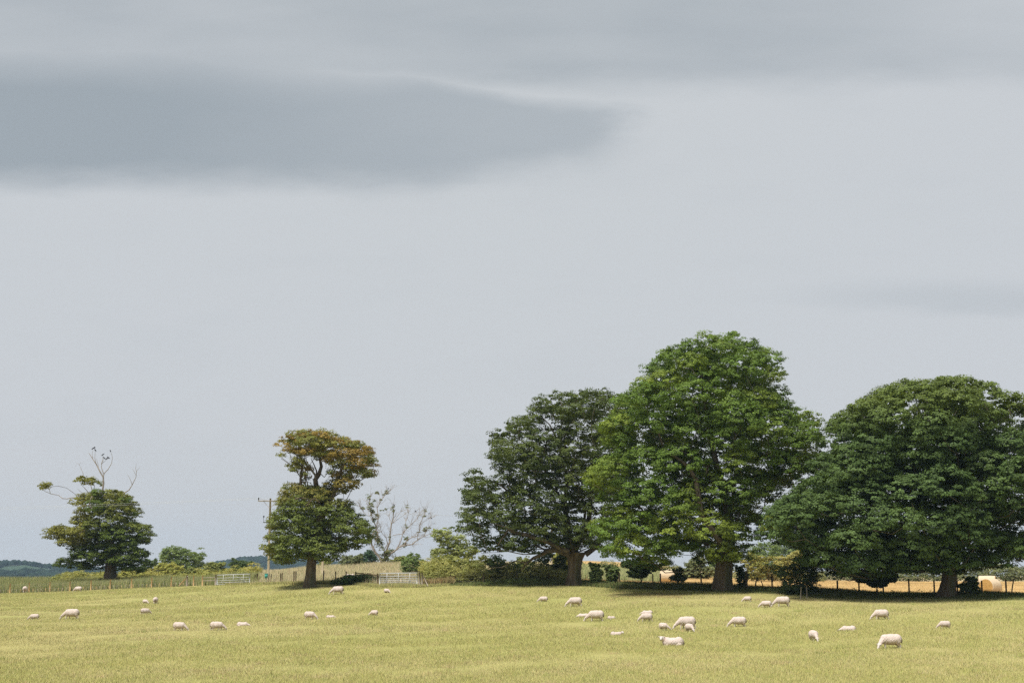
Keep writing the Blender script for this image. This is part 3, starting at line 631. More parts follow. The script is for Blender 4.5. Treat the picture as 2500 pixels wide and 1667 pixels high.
# ------------------------------------------------------------------ shrubs and small trees
def blob_poly(x0, x1, y0, y1, seed, rough=.10, n=26, flatb=.25):
    r = np.random.default_rng(seed); cx, cy = (x0 + x1) / 2, (y0 + y1) / 2; out = []
    ph = r.uniform(0, 6.28, 4)
    for k in range(n):
        a = 2 * math.pi * k / n; q = 1 + rough * (np.sin(3 * a + ph[0]) + .7 * np.sin(5 * a + ph[1]) + .6 * np.sin(8 * a + ph[2])) * .6
        sy = math.sin(a); yy = cy - (y1 - y0) / 2 * q * sy if sy > 0 else cy - (y1 - y0) / 2 * sy * (1 - flatb * .2) * min(q, 1)
        sx = np.sign(math.cos(a)) * abs(math.cos(a)) ** .8
        out.append((cx + (x1 - x0) / 2 * q * sx * (1 + r.normal(0, .06)), yy + r.normal(0, .05) * (y1 - y0)))
    return out
def shrub(name, label, cat, d, box, base, cols, seed, leaf=.16, per=11, rc=None, group=None, stem=True, poly=None, depth=None, stem_px=None, inner=.4, holes=(), tall=0, rough=.12):
    x0, x1, y0, y1 = box; s = d / F; hw = (x1 - x0) / 2 * s
    rc = rc or max(min(hw, (y1 - y0) / 2 * s) * .36, .22)
    pl = poly or blob_poly(x0, x1, y0, min(y1, base), seed, rough)
    if not poly and not tall: pl = pl[:len(pl)//2 + 1] + [(x0 + (x1 - x0) * .2, base + 2), (x1 - (x1 - x0) * .2, base + 2)]
    if not tall and not poly: y1 = base
    foot = P((stem_px or (x0 + x1) / 2), base, d); org = np.array([foot[0], d, gz1(foot[0], d)])
    o = empty(name, org, label, cat, group)
    per = max(8, int(per * .75))
    cl = clumps([pl], d, depth or min(max(hw * .8, .4), 4), rc, seed, holes, 1.0)
    c1, c2 = [np.array(c) * (.80, .86, .84) for c in cols]
    if not poly:
        rk = np.random.default_rng(seed + 9); cl = cl[rk.uniform(0, 1, len(cl)) > .14]; cl[:, :3] += rk.normal(0, .22, (len(cl), 3)) * cl[:, 3:4] * (1, 1, 1.3)
        ns_ = max(3, len(cl) // 7); sp_ = cl[rk.integers(0, len(cl), ns_)].copy(); sp_[:, :3] += rk.normal(0, .7, (ns_, 3)) * sp_[:, 3:4]; sp_[:, 3] *= .45; cl = np.vstack([cl, sp_])
    V, Q, col = leaves(cl, leaf, per, colour_mix(c1, c2, .45), seed + 1, flat=.8, tuft=min(leaf * 1.9, rc * .5), inner=inner, low=-.7, cover=1.3 if poly else .72)
    link('crown', mesh('crown', V - org, Q, LEAF, col), o)
    b = MB(); r = np.random.default_rng(seed + 3)
    top = P((x0 + x1) / 2, (y0 + 2 * y1) / 3, d); root = org - np.array([0, 0, .1])
    ns = 1 if tall else 3
    k = r.permutation(len(cl))[:18]
    for q in range(ns):
        rt = root + np.array([r.normal(0, .12 * (ns > 1)), r.normal(0, .12 * (ns > 1)), 0])
        mid = rt * .45 + top * .55 + r.normal(0, .08, 3)
        for pts, rr in grow([rt, rt * .7 + mid * .3, mid], .1, cl[k[q::ns], :3], seed + q, tip=.012, step=.7): b.tube(pts, np.minimum(rr, .05 + .01 * hw), 5, False)
        b.tube([rt, rt * .7 + mid * .3, mid], [.05 + .035 * hw, .04 + .03 * hw, .03 + .02 * hw], 6, False)
    place(b, 'stems', BRANCH, o, True, org)
    return o
G_DK = ((.050, .072, .028), (.075, .095, .034)); G_MID = ((.095, .125, .050), (.13, .155, .06)); G_YEL = ((.25, .24, .075), (.32, .28, .095))
G_OLV = ((.15, .16, .06), (.21, .20, .08)); G_GOLD = ((.23, .205, .085), (.29, .245, .11)); G_LIME = ((.165, .180, .075), (.22, .225, .10)); G_GREY = ((.11, .12, .065), (.15, .15, .085)); G_BLU = ((.035, .060, .042), (.05, .08, .05))
HG = 'bushes of the old hedge line'
shrubs = [
 ('round_tree', 'round dark green tree standing alone between the left tree and the utility pole', 'tree', 270, (387,494,1336,1400), 1408, G_MID, 30, .25),
 ('bush', 'dark green bush just right of the stag headed tree', 'bush', 240, (345,388,1366,1404), 1412, G_DK, 15, .2),
 ('bush', 'yellow green bush in front of the round dark tree', 'bush', 225, (382,444,1375,1408), 1413, G_YEL, 14, .18),
 ('bush', 'yellowish bush right beside the trunk of the stag headed tree', 'bush', 215, (287,360,1389,1411), 1415, G_YEL, 14, .18),
 ('bush', 'grey green low bush left of the stag headed tree trunk', 'bush', 235, (191,252,1396,1414), 1417, G_GREY, 14, .18),
 ('bush', 'small rusty yellow bush at the far left above the reeds', 'bush', 228, (172,200,1404,1416), 1420, G_GOLD, 12, .15),
 ('bush', 'broad olive bush behind the left gate', 'bush', 222, (488,556,1374,1405), 1410, G_OLV, 14, .18),
 ('bush', 'low scrubby bush between the round tree and the olive bush', 'bush', 224, (444,492,1388,1408), 1412, G_OLV, 12, .16),
 ('bush', 'wind shaped dark olive bush leaning right, against the blue hill', 'bush', 230, (562,612,1366,1398), 1405, G_DK, 14, .17),
 ('bush', 'small light green bush right of the wind shaped one', 'bush', 228, (598,620,1383,1400), 1404, G_YEL, 10, .15),
 ('bush', 'pale bluish distant bush left of the utility pole', 'bush', 330, (620,645,1388,1402), 1406, G_GREY, 12, .2),
 ('bush', 'small distant bush right of the utility pole', 'bush', 330, (657,682,1393,1404), 1407, G_GREY, 12, .2),
 ('bush', 'slim olive bush behind the bare lower pole', 'bush', 235, (770,812,1368,1396), 1400, G_OLV, 12, .17),
 ('bush', 'grey green bush under the right side of the russet tree', 'bush', 228, (834,888,1354,1386), 1390, G_GREY, 14, .18),
 ('bush', 'dark blue green bush left of the dead tree foot', 'bush', 232, (872,926,1346,1383), 1386, G_BLU, 15, .18),
 ('bush', 'low olive scrub right of the dead tree foot', 'bush', 236, (953,1006,1361,1380), 1384, G_OLV, 12, .17),
 ('bush', 'spiky green bush above the metal field gate', 'bush', 175, (973,1046,1356,1402), 1408, G_MID, 14, .16),
 ('bush', 'dark low bush right of the metal field gate', 'bush', 152, (1042,1088,1380,1412), 1420, G_DK, 12, .15),
 ('young_ash_tree', 'light green young tree behind the hedge, left of the dark broad tree', 'tree', 168, (1055,1150,1300,1382), 1405, G_LIME, 26, .2),
 ('bush', 'broad olive topped bush, first of the hedge right of the gate', 'bush', 146, (1083,1182,1358,1422), 1426, G_OLV, 20, .15),
 ('bush', 'dark rounded bush, second of the hedge right of the gate', 'bush', 146, (1182,1266,1364,1421), 1426, G_DK, 18, .15),
 ('bush', 'yellow green scrub between the second and third dark hedge bushes', 'bush', 149, (1252,1300,1362,1418), 1425, G_OLV, 14, .15),
 ('bush', 'dark bush with lit green top, third of the hedge right of the gate', 'bush', 147, (1288,1352,1358,1414), 1425, G_DK, 16, .15),
 ('bush', 'dark bush touching the left side of the pale trunk', 'bush', 147, (1346,1391,1352,1416), 1425, G_DK, 16, .15),
 ('bush', 'sunlit yellow green bush behind the hedge by the pale trunk', 'bush', 162, (1352,1396,1347,1375), 1405, G_YEL, 14, .16),
 ('bush', 'slim dark bush first right of the pale trunk', 'bush', 139, (1438,1467,1374,1418), 1428, G_MID, 14, .14),
 ('bush', 'slim dark bush second right of the pale trunk', 'bush', 138, (1477,1506,1374,1422), 1428, G_MID, 14, .14),
 ('bush', 'wide dark bush on a thin stem left of the round bale', 'bush', 137, (1524,1600,1368,1411), 1427, G_DK, 18, .15),
 ('bush', 'grey olive bush behind the round bale', 'bush', 190, (1662,1738,1368,1408), 1415, G_GREY, 18, .17),
 ('bush', 'small dark sapling overlapping the right end of the round bale', 'bush', 134, (1641,1671,1388,1424), 1432, G_DK, 12, .14),
 ('bush', 'narrow dark bush right of the tallest tree trunk', 'bush', 130, (1795,1822,1384,1416), 1440, G_DK, 12, .14),
 ('bush', 'golden green bush right of the tallest tree trunk', 'bush', 185, (1818,1880,1352,1402), 1413, ((.15,.155,.05),(.23,.19,.07)), 18, .17),
 ('bush', 'golden topped bush behind the black ivy bush', 'bush', 178, (1888,1970,1352,1398), 1412, G_GOLD, 18, .17),
 ('bush', 'pale dry bush between the two golden bushes', 'bush', 186, (1866,1906,1378,1408), 1414, ((.25,.21,.12),(.33,.28,.17)), 14, .15),
 ('ivy_bush', 'big black green ivy covered bush behind the two grazing sheep', 'bush', 123, (1898,2012,1366,1452), 1456, ((.030,.044,.018),(.045,.060,.025)), 22, .13),
 ('thorn_tree', 'low dark thorn tree spreading under the huge right tree', 'tree', 122, (2090,2190,1392,1432), 1454, ((.030,.045,.018),(.045,.06,.022)), 22, .14),
 ('bush', 'dark sapling bush in front of the bales', 'bush', 119, (2343,2392,1414,1450), 1456, G_DK, 14, .14),
]
for i, (nm, lab, cat, d, box, base, cols, per, leaf) in enumerate(shrubs):
    shrub(nm, lab, cat, d, box, base, cols, 600 + i * 7, leaf, per, poly=poly_of([(190,590),(250,530),(420,500),(600,500),(720,530),(720,590),(700,640),(620,610),(580,680),(500,710),(400,690),(330,640),(250,640)], 2050, 1300, 5.227) if nm == 'thorn_tree' else None, group=HG if d < 160 and nm == 'bush' else None, tall=nm in ('round_tree', 'thorn_tree', 'young_ash_tree') or 'sapling' in lab or 'thin stem' in lab,
          rough=.42 if nm != 'round_tree' else .16)
for i, (x0, x1, y0, d) in enumerate([(1828,1900,1322,300),(1880,1960,1312,310),(1935,1990,1326,305),(1730,1770,1352,290)]):
    shrub('distant_tree', ['hazy distant tree, left of the three behind the golden bushes', 'hazy distant tree, middle of the three behind the golden bushes', 'hazy distant tree, right of the three behind the golden bushes', 'hazy distant tree seen just left of the tallest trunk'][i],
          'tree', d, (x0, x1, y0, 1400), 1412, G_MID, 900 + i * 5, .3, 22, group='far trees beyond the stubble', tall=1)
for i, (x0, x1, pl) in enumerate([(2150,2330,[(2150,1419),(2160,1400),(2190,1397),(2230,1394),(2270,1393),(2330,1390),(2330,1419)]), (2322,2620,[(2322,1419),(2322,1390),(2360,1386),(2420,1382),(2440,1376),(2470,1382),(2520,1387),(2620,1384),(2620,1419)]), (2000,2160,[(2000,1417),(2000,1396),(2030,1392),(2080,1396),(2160,1398),(2160,1417)])]):
    shrub('field_hedge', ['clipped grey green hedge beyond the stubble, left of the huge tree trunk', 'grey green hedge beyond the stubble and the bales', 'grassy hedge beyond the stubble behind the thorn tree'][i], 'hedge', 226, (x0, x1, 1400, 1418), 1420,
          G_GREY, 930 + i * 5, .2, 14, rc=.8, poly=pl, depth=1.6, group='hedges beyond the stubble')
# brambles and undergrowth, leafy and uncountable
def undergrowth(name, label, n, pxr, d0, d1, rr, cols, seed, leaf=.11, keep=.55, htop=.5):
    r = np.random.default_rng(seed); px = r.uniform(*pxr, n); d = d0(px) + (d1(px) - d0(px)) * r.uniform(0, 1, n); x = (px - 1250) / F * d
    k = lowfreq(x * .6, d * .3, 1.2, seed) > -keep; x, d = x[k], d[k]; n = len(x); rad = r.uniform(*rr, n) * (1 + .6 * np.maximum(lowfreq(x, d, .7, seed + 1), 0))
    cl = np.stack([x, d, gz(x, d) + rad * r.uniform(0, htop * 2, n), rad, np.ones(n)], 1)
    V, Q, col = leaves(cl, leaf, 9, colour_mix(*cols, .5), seed, flat=.9, tuft=.2, low=-.3, cover=.8)
    tag(link(name, mesh(name, V, Q, LEAF, col)), label, kind='stuff')
undergrowth('brambles', 'tangled dark brambles and nettles along the old fence under the big trees', 800, (1175, 2560), lambda p: fd(p) - 3.0, lambda p: fd(p) + 1.0, (.14, .30), G_MID, 961)
undergrowth('hedge_scrub', 'olive and yellow scrub filling the hedge between its bushes right of the gate', 420, (1040, 1400), lambda p: fd(p) + .5, lambda p: fd(p) + 6, (.4, .8), G_OLV, 962, keep=.8, htop=.8)
undergrowth('scrub', 'low yellow green scrub beyond the wire fence around the left trees', 520, (150, 640), lambda p: 200 + 0 * p, lambda p: 236 + 0 * p, (.4, .9), ((.15, .16, .055), (.22, .20, .075)), 963, .15, .2)
undergrowth('field_margin_scrub', 'pale green scrub along the edge of the stubble behind the trees', 300, (1400, 2000), lambda p: 206 + 0 * p, lambda p: 222 + 0 * p, (.4, .9), G_GREY, 964, .15, .3)
# nettle clump by the gate
shrub('nettle_clump', 'dark green nettle clump left of the metal field gate', 'nettles', 147, (800,918,1402,1426), 1427, ((.035,.06,.02),(.06,.085,.028)), 951, .13, 16, rc=.42,
      poly=[(800,1427),(812,1416),(835,1410),(850,1402),(868,1405),(885,1399),(905,1401),(918,1412),(920,1427)], depth=1.3)

# ------------------------------------------------------------------ dead tree
def Z6(l, dy=0): return [(840 + a / 7.127, 1180 + b / 7.127, dy) for a, b in l]
def dead_tree():
    d = 226; s = d / F; org = np.array([P(934, 1378, d)[0], d, gz1(P(934, 1378, d)[0], d)])
    o = empty('dead_tree', org, 'pale dying tree with bare spreading branches right of the russet tree', 'tree')
    L = [([(670,1410),(640,1330),(610,1270),(540,1190),(480,1060),(450,960)], 40, 24, 0), ([(470,1050),(500,880),(540,830),(560,760),(500,640),(470,560),(440,430),(430,330),(440,240)], 22, 6, .5),
     ([(560,760),(600,600),(580,430),(620,360),(680,260),(740,170),(800,140)], 14, 4, -.5), ([(470,560),(400,560),(340,490),(300,440)], 9, 3, -.3), ([(340,490),(290,430),(275,400)], 5, 3, 0), ([(500,640),(420,540),(400,470)], 8, 3, .6),
     ([(690,1380),(730,1180),(790,1020),(800,850),(820,690),(850,600),(855,500),(850,400)], 34, 6, .4), ([(820,690),(790,620),(760,560)], 8, 3, .6), ([(850,680),(900,600),(980,490)], 9, 3, .2), ([(840,690),(930,610),(1030,530)], 8, 3, .9),
     ([(690,1370),(800,1220),(900,1160),(960,1110),(1080,1070),(1190,1060),(1290,980),(1380,930),(1500,880),(1620,820)], 28, 5, -.6), ([(1040,1070),(1090,990),(1180,940),(1280,910),(1320,830),(1320,740),(1370,620),(1420,530),(1410,480)], 15, 4, -.9),
     ([(1400,920),(1420,840),(1480,760)], 8, 4, -.6), ([(920,1150),(990,990),(1020,870),(1080,790),(1160,710),(1260,620),(1300,560)], 16, 3, .2), ([(1030,860),(1060,760),(1070,650),(1110,510),(1090,410)], 9, 3, .5),
     ([(835,910),(930,880),(1020,870)], 10, 8, .3), ([(1200,1060),(1230,1010),(1290,990)], 6, 3, -.3), ([(700,1360),(700,1150),(760,1050),(740,950),(660,850),(640,780)], 16, 4, -.4), ([(540,1190),(520,1100),(560,1000),(590,900)], 12, 4, -.5), ([(700,1150),(650,1040),(600,950)], 8, 3, .2),
     ([(1320,760),(1380,680),(1480,620),(1520,600)], 6, 3, -.9), ([(1160,710),(1180,640),(1240,490)], 5, 3, .3), ([(560,830),(620,700),(600,620)], 8, 3, -.7), ([(1350,930),(1400,1010)], 4, 2, -.5)]
    b = MB(); r = np.random.default_rng(5); tips = []
    for pts, w0, w1, dy in L:
        q = np.array([P(a, bb, d + e) for a, bb, e in Z6(pts, 0)]); n = len(q)
        q[:, 1] += np.linspace(0, dy * 2.5, n)
        b.tube(q, np.linspace(w0, w1, n) / 7.127 * s / 2 * 1.05 + .006, 6, False)
        for k in range(2, n):
            tips.append((q[k], q[k] - q[k - 1]))
    for p, dr in tips:        # fine twigs
        for _ in range(6):
            v = unit(dr + r.normal(0, .55, 3) * np.linalg.norm(dr) + np.array([0, 0, .2])); l = r.uniform(.5, 1.7); side = r.normal(0, .1, 3)
            q = [p + v * l * t + side * math.sin(t * 3) for t in (0, .35, .7, 1)]; b.tube(q, [.022, .016, .012, .006], 4, False)
            v2 = unit(v + r.normal(0, .5, 3)); b.tube([q[2], q[2] + v2 * l * .3, q[2] + v2 * l * .5], [.016, .012, .006], 4, False)
    place(b, 'trunk', DEADW, o, True, org)
    T = [(560,980,70,1.2),(600,1060,60,1),(780,1240,85,1.6),(840,1200,60,1.2),(555,560,55,1),(470,380,45,.8),(440,440,40,.7),(1410,820,42,1),(1480,770,24,.8),(1300,860,26,1.1),(1085,960,36,1),(1050,1060,30,1.2),(1060,750,26,.8),(640,470,24,.8),(750,165,30,.8),(700,190,18,.6),(440,250,28,.6),(570,170,30,.8),(800,940,26,.9),(500,640,40,.8),(480,500,36,.8),(700,1260,80,1.5),(730,1330,60,1.5),(735,450,16,.7),(850,420,18,.6),(850,470,14,.6),(1100,415,20,.6),(1410,490,26,.6),(330,430,30,.5),(640,290,16,.5),(520,300,16,.5),(620,990,50,.8),(640,1100,60,.9),(1400,570,14,.5),(560,880,30,.7)]
    cl = []
    for a, bb, rr, dens in T:
        p = P(840 + a / 7.127, 1180 + bb / 7.127, d + r.uniform(-.6, .6)); R0 = rr / 7.127 * s
        for _ in range(int(3 + dens * 9 * (R0 > .25))): cl.append([*(p + r.normal(0, .5, 3) * R0 * np.array([1, 1, 1.2])), max(R0 * .4, .16), 1])
    V, Q, col = leaves(np.array(cl), .17, 9, colour_mix((.07, .09, .04), (.12, .115, .06), .5), 77, flat=.9, tuft=.2, low=-.8, cover=.9)
    link('foliage', mesh('foliage', V - org, Q, LEAF, col), o)
dead_tree()

# ------------------------------------------------------------------ birds
def bird_mesh():
    m = MB(); x = np.array([-.17, -.12, -.06, .0, .06, .10, .13, .17]); z = np.array([-.10, -.055, -.01, .03, .075, .115, .13, .125]); rr = np.array([.012, .025, .05, .062, .05, .036, .028, .006])
    m.tube(np.stack([x, 0 * x, z], 1), rr, 10); 
    m.add([(-.06, .045, .03), (-.17, .02, -.08), (-.05, .06, -.03), (.06, .055, .06)], [(0, 1, 2), (0, 2, 3)]); m.add([(-.06, -.045, .03), (-.17, -.02, -.08), (-.05, -.06, -.03), (.06, -.055, .06)], [(0, 2, 1), (0, 3, 2)])
    m.tube([(-.01, .02, -.03), (-.01, .02, -.1)], .006, 4); m.tube([(-.01, -.02, -.03), (-.01, -.02, -.1)], .006, 4)
    return m.done('bird', noisy_mat('black_feathers', (.012, .012, .014), (.03, .03, .034), 8, .5, bump=.1), True)
BM = bird_mesh()
def bird(px, py, d, label, group, s=1.0, rz=0, first=[]):
    o = link('bird', BM); p = P(px, py, d); o.location = p + np.array([0, 0, 0.02]); o.scale = (s, s, s); o.rotation_euler = (0, 0, rz); tag(o, label, 'bird', group)
for i, (a, b, dy, lab) in enumerate([(607,145,0,'black bird on the highest dead twigs of the left tree, leftmost of three'), (624,136,.3,'topmost black bird on the dead twigs of the left tree'), (630,163,.3,'black bird on the left dead twigs, lowest of the upper three'),
   (706,208,.5,'black bird alone on the middle dead twig of the left tree'), (718,241,.2,'black bird low on the dead twigs, leftmost of the lower row of three'), (746,247,.3,'black bird in the middle of the lower row of three'), (762,238,.3,'black bird at the right end of the lower row of three'), (782,170,-.2,'black bird alone at the tip of the right curved dead twig')]):
    bird(80 + a / 4.125, 1060 + b / 4.125, 200 + dy, lab, 'birds perched on the dead top of the left tree', 1.35, [0, 1.9, 2.6, .5, 2.8, .2, 3.3, 2.2][i])
for i, (a, b, dy, lab) in enumerate([(1240,488,.8,'dark bird on a bare twig in the middle of the dying tree'), (1478,525,-2,'dark bird on a right hand twig of the dying tree'), (1520,606,-2.2,'dark bird at the rightmost twig tip of the dying tree'), (868,378,1,'dark bird on top of the central bare branch of the dying tree'), (768,95,-1,'dark bird above the highest left branch of the dying tree')]):
    bird(840 + a / 7.127, 1180 + b / 7.127, 226 + dy, lab, 'birds perched in the dying tree', 1.2, i * 1.3)

# ------------------------------------------------------------------ fences, gates, poles, wires
def post(b, p, h, w=.1, tilt=0, rz=0):
    p = np.array(p, float); t = math.tan(tilt)
    b.tube([p + (0, 0, -.3), p + (t * h * .5, 0, h * .5), p + (t * h, 0, h)], [w / 2, w / 2, w / 2 * .94], 8)
def fence(name, label, posts, mat, wires, wire_r=.006, net=0, wirepath=None, cat='fence', lo=None):
    """posts: (px, d, height, width, tilt)"""
    org = at(posts[0][0], posts[0][1]); o = empty(name, org, label, cat)
    pts = []
    for px, d, h, w, tilt, *mm in posts:
        p = at(px, d); b = MB(); post(b, p, h, w, tilt); place(b, 'post', mm[0] if mm else mat, o, True, org)
        if abs(tilt) < .12: pts.append((p, h))
    b = MB()
    for hz in wires:
        for (p, h), (q, g_) in zip(pts[:-1], pts[1:]):
            L = 6; line = []
            for k in range(L + 1):
                f = k / L; x = p[0] + (q[0] - p[0]) * f; y = p[1] + (q[1] - p[1]) * f
                line.append((x, y - .06, (p[2] * (1 - f) + q[2] * f) + hz - .03 * math.sin(math.pi * f)))
            b.tube(line, wire_r, 4, False)
    if net:
        for (p, h), (q, g_) in zip(pts[:-1], pts[1:]):
            n = int(np.linalg.norm(q - p) / net)
            for k in range(1, n):
                a = p + (q - p) * k / n; b.tube([a + (0, -.06, 0), a + (0, -.06, .8)], wire_r * .8, 4, False)
    place(b, 'wire', WIREM, o, False, org)
    return o, org
lf = [(-140,184),(-85,183.3),(-30,182.7),(25,182),(71.5,181.6),(122,181.2),(171,180.8),(222,180.2),(269,179.6),(321,178.8),(370,177.8),(418,176.4),(456,175),(472.4,174.5),(494,173.6)]
o, org = fence('wire_fence', 'new wire fence with orange wooden posts along the left side of the field', [(a, d, 1.25 if a != 456 else 1.35, .16 if a != 456 else .24, 0) + ((POSTGREY,) if a == 456 else ()) for a, d in lf], POSTNEW, (.2, .5, .8, 1.0, 1.12), .005, .9)
r_ = np.random.default_rng(8)
for k, px in enumerate(np.arange(-10, 470, 10.2)):
    px = px + r_.uniform(-2, 2); d = fd(px) - .05; p = at(px, d); b = MB(); b.box(p + (0, 0, .25), (.045, .025, .55 + r_.uniform(-.15, .05)), tilt=r_.normal(0, .04)); place(b, 'dropper', POSTGREY if k % 3 else POSTNEW, o, False, org)
b = MB(); p, q = at(437, 175.8), at(454, 175.1); b.tube([p + (0, 0, .1), q + (0, 0, 1.0)], .06, 6); place(b, 'brace', POSTNEW, o, True, org)
# short rail fence up to the left gate
org = at(494, 173.6); o = empty('rail_fence', org, 'short wooden rail fence left of the far metal gate', 'fence')
for px, d, h, w in ((526, 172, 1.3, .22), (622, 168.5, 1.15, .12), (627.5, 168, 1.25, .2)):
    b = MB(); post(b, at(px, d), h, w); place(b, 'post', POSTOLD if px > 600 else POSTGREY, o, True, org)
for z in (.95, .6):
    b = MB(); b.tube([at(495, 173.5) + (0, 0, z), at(525, 172.1) + (0, 0, z)], .05, 6); place(b, 'rail', POSTGREY, o, True, org)
def gate(name, label, pl, pr, h, bars, group):
    a, c = at(*pl), at(*pr); o = empty(name, a, label, 'gate', group); L = np.linalg.norm((c - a)[:2]); u = (c - a) / L; up = np.array([0, 0, 1.])
    def pt(t, z): return a + u * t * L + up * (z + .12)
    b = MB(); b.tube([pt(.01, 0), pt(.01, h)], .05, 8); b.tube([pt(.99, 0), pt(.99, h)], .05, 8); b.tube([pt(.01, h), pt(.99, h)], .042, 8); b.tube([pt(.01, 0), pt(.99, 0)], .025, 8); place(b, 'frame', GALV, o, True, a)
    for z in bars:
        b = MB(); b.tube([pt(.01, z * h), pt(.99, z * h)], .03, 6); place(b, 'rail', GALV, o, True, a)
    for t in (.2, .5, .8):
        b = MB(); b.box(pt(t, h / 2) - (0, .04, 0), (.05, .012, h), rz=math.atan2(u[1], u[0])); place(b, 'upright', GALV, o, False, a)
    for t0, t1 in ((.02, .5), (.98, .5)):
        b = MB(); b.tube([pt(t0, .02) + (0, .04, 0), pt(t1, h - .03) + (0, .04, 0)], .015, 6); place(b, 'brace', GALV, o, True, a)
gate('field_gate', 'grey galvanised metal gate in the middle of the picture, left of the hedge', (926, 142), (1019, 140), 1.17, (.14, .27, .40, .55, .75), 'galvanised field gates')
gate('field_gate', 'paler galvanised metal gate further left, behind the field fence', (529, 171.7), (610, 169.7), 1.1, (.2, .42, .68), 'galvanised field gates')
# middle fence: pairs of dark posts, rail
mid = [(654,161,1.15,.1,.08),(660,160.4,1.15,.1,.08),(684,157.6,1.2,.12,.02),(687.8,157.2,1.2,.12,.02),(717,154.3,1.35,.13,0),(721.5,154.1,1.35,.13,.02),(790,151.9,1.35,.12,-.02),(819,151,1.25,.12,0),(844.6,150.2,1.25,.12,0),(868,148.5,1.25,.14,0),(922,142.4,1.25,.16,0)]
o, org = fence('wire_fence', 'fence with paired dark posts passing behind the russet tree trunk', mid, POSTOLD, (.3, .6, .9, 1.05), .005)
b = MB(); b.tube([at(868, 148.5) + (0, -.1, 1.12), at(922, 142.4) + (0, -.1, 1.1)], .05, 6); place(b, 'rail', POSTOLD, o, True, org)
org = at(1024, 139.8); o = empty('gate_post', org, 'stout wooden gate posts with a slanting brace right of the metal gate', 'gate post')
for px, w in ((1024, .2), (1030.5, .16)):
    b = MB(); post(b, at(px, 139.8), 1.35, w); place(b, 'post', POSTGREY, o, True, org)
b = MB(); b.tube([at(1033.5, 139.7) + (0, 0, 1.0), at(1045, 139) + (0, 0, .1)], .05, 6); place(b, 'brace', POSTGREY, o, True, org)
rt = [(1100,142,1.1,.11,0),(1180,142.5,1.1,.11,.02),(1262,143,1.3,.07,0),(1340,143.5,1.1,.11,0),(1463,140.2,1.3,.14,0),(1512,137.6,1.3,.15,0),(1594,134.8,1.3,.12,0),(1612.5,134.4,1.35,.14,0),(1712,131.6,1.35,.14,0),(1822,128.9,1.75,.2,.02),(1841,128.2,1.3,.12,.22),(1868,127.6,1.05,.08,-.35),(1885,127.4,1.6,.14,0),(2044.5,124.2,1.2,.16,0),(2097,123.6,1.3,.14,0),(2156,122.8,1.35,.14,0),(2219,122,1.45,.14,0),(2280.5,121.3,1.35,.14,0),(2337,120.5,1.35,.14,0),(2397,119.9,1.35,.14,0),(2456,119.3,1.45,.15,0),(2466,118.8,1.45,.11,.22),(2540,118.4,1.35,.14,0)]
fence('wire_fence', 'old fence of dark leaning posts between the big trees and the stubble', rt, POSTOLD, (.35, .65, .95, 1.1), .005)
for px, d, lab, tl in ((1953, 117.6, 'pale leaning stake in front of the ivy bush, left one', .1), (1969, 118.6, 'pale upright stake in front of the ivy bush, right one', .02)):
    b = MB(); p = at(px, d); post(b, p, 1.0, .08, tl); tag(place(b, 'wooden_stake', POSTGREY, None, True, p), lab, 'stake', 'stakes by the ivy bush').location = p

def utility_pole(label, px, pyb, d, h, hung=True, w=.28, arm_d=(1, 0)):
    foot = P(px, pyb, d); org = np.array([foot[0], d, gz1(foot[0], d)]); top = org + (0, 0, h)
    o = empty('utility_pole', org, label, 'utility pole', 'poles of the power line')
    b = MB(); b.tube([org - (0, 0, .3), org + (0, 0, h * .5), top], [w / 2, w * .43, w * .36], 12); place(b, 'pole', POLEW, o, True, org)
    A = 1.38; z = top[2] - .3
    b = MB(); b.box((org[0], d - .16, z), (A * 2, .12, .12)); place(b, 'crossarm', POSTGREY, o, False, org)
    for sx in (-1, 1):
        b = MB(); b.tube([(org[0] + sx * .75, d - .17, z - .05), (org[0] + sx * .06, d - .17, z - .8)], .025, 6); place(b, 'strut', POSTGREY, o, True, org)
        b = MB(); b.tube([(org[0] + sx * (A - .05), d - .16, z + .06), (org[0] + sx * (A - .05), d - .16, z + .2), (org[0] + sx * (A - .05), d - .16, z + .36)], [.03, .07, .06], 8); place(b, 'insulator', DARKM, o, True, org)
    if hung:
        b = MB(); zl = top[2] - 2.75; b.box((org[0] - .3, d - .16, zl), (.85, .1, .09)); b.tube([(org[0] - .7, d - .16, zl), (org[0] - .7, d - .16, zl + .62)], .018, 6); place(b, 'bracket', DARKM, o, False, org)
        b = MB(); b.tube([(org[0] - .68, d - .16, zl + .55), (org[0] - .68, d - .16, zl + .75)], .08, 8); place(b, 'insulator', DARKM, o, True, org)
    return org, top
T1 = utility_pole('tall wooden utility pole with a crossarm left of the russet tree', 654.5, 1424, 165, 9.75)
T2 = utility_pole('pale wooden pole whose foot shows right of the russet trunk', 787, 1410, 190, 8.6, False, .34)
T3 = utility_pole('pale wooden pole tip behind the hedge left of the pale trunk', 1347, 1385, 205, 8.0, False, .3)
FARP = np.array([-150., 168, 7.6]); FARP2 = np.array([70., 240, 8.0])
for sx, zz, lab in ((-1, .1, 'overhead power wire, upper of the two crossing the left tree'), (1, -.35, 'overhead power wire, lower of the two crossing the left tree')):
    tops = [FARP + (0, sx * 1.3, zz), T1[1] + (sx * 1.33, -.16, .06), T2[1] + (sx * 1.33, -.16, .06), T3[1] + (sx * 1.33, -.16, .06)]
    b = MB()
    for a, c in zip(tops[:-1], tops[1:]):
        n = 30; f = np.linspace(0, 1, n)[:, None]; q = a + (c - a) * f; q[:, 2] -= 1.1 * 4 * (f * (1 - f))[:, 0] * min(1, np.linalg.norm(c - a) / 90); b.tube(q, .007, 4, False)
    o = place(b, 'overhead_wire', CABLE, None, False, tuple(T1[0])); o.location = T1[0]; tag(o, lab, 'wire', 'power line wires')
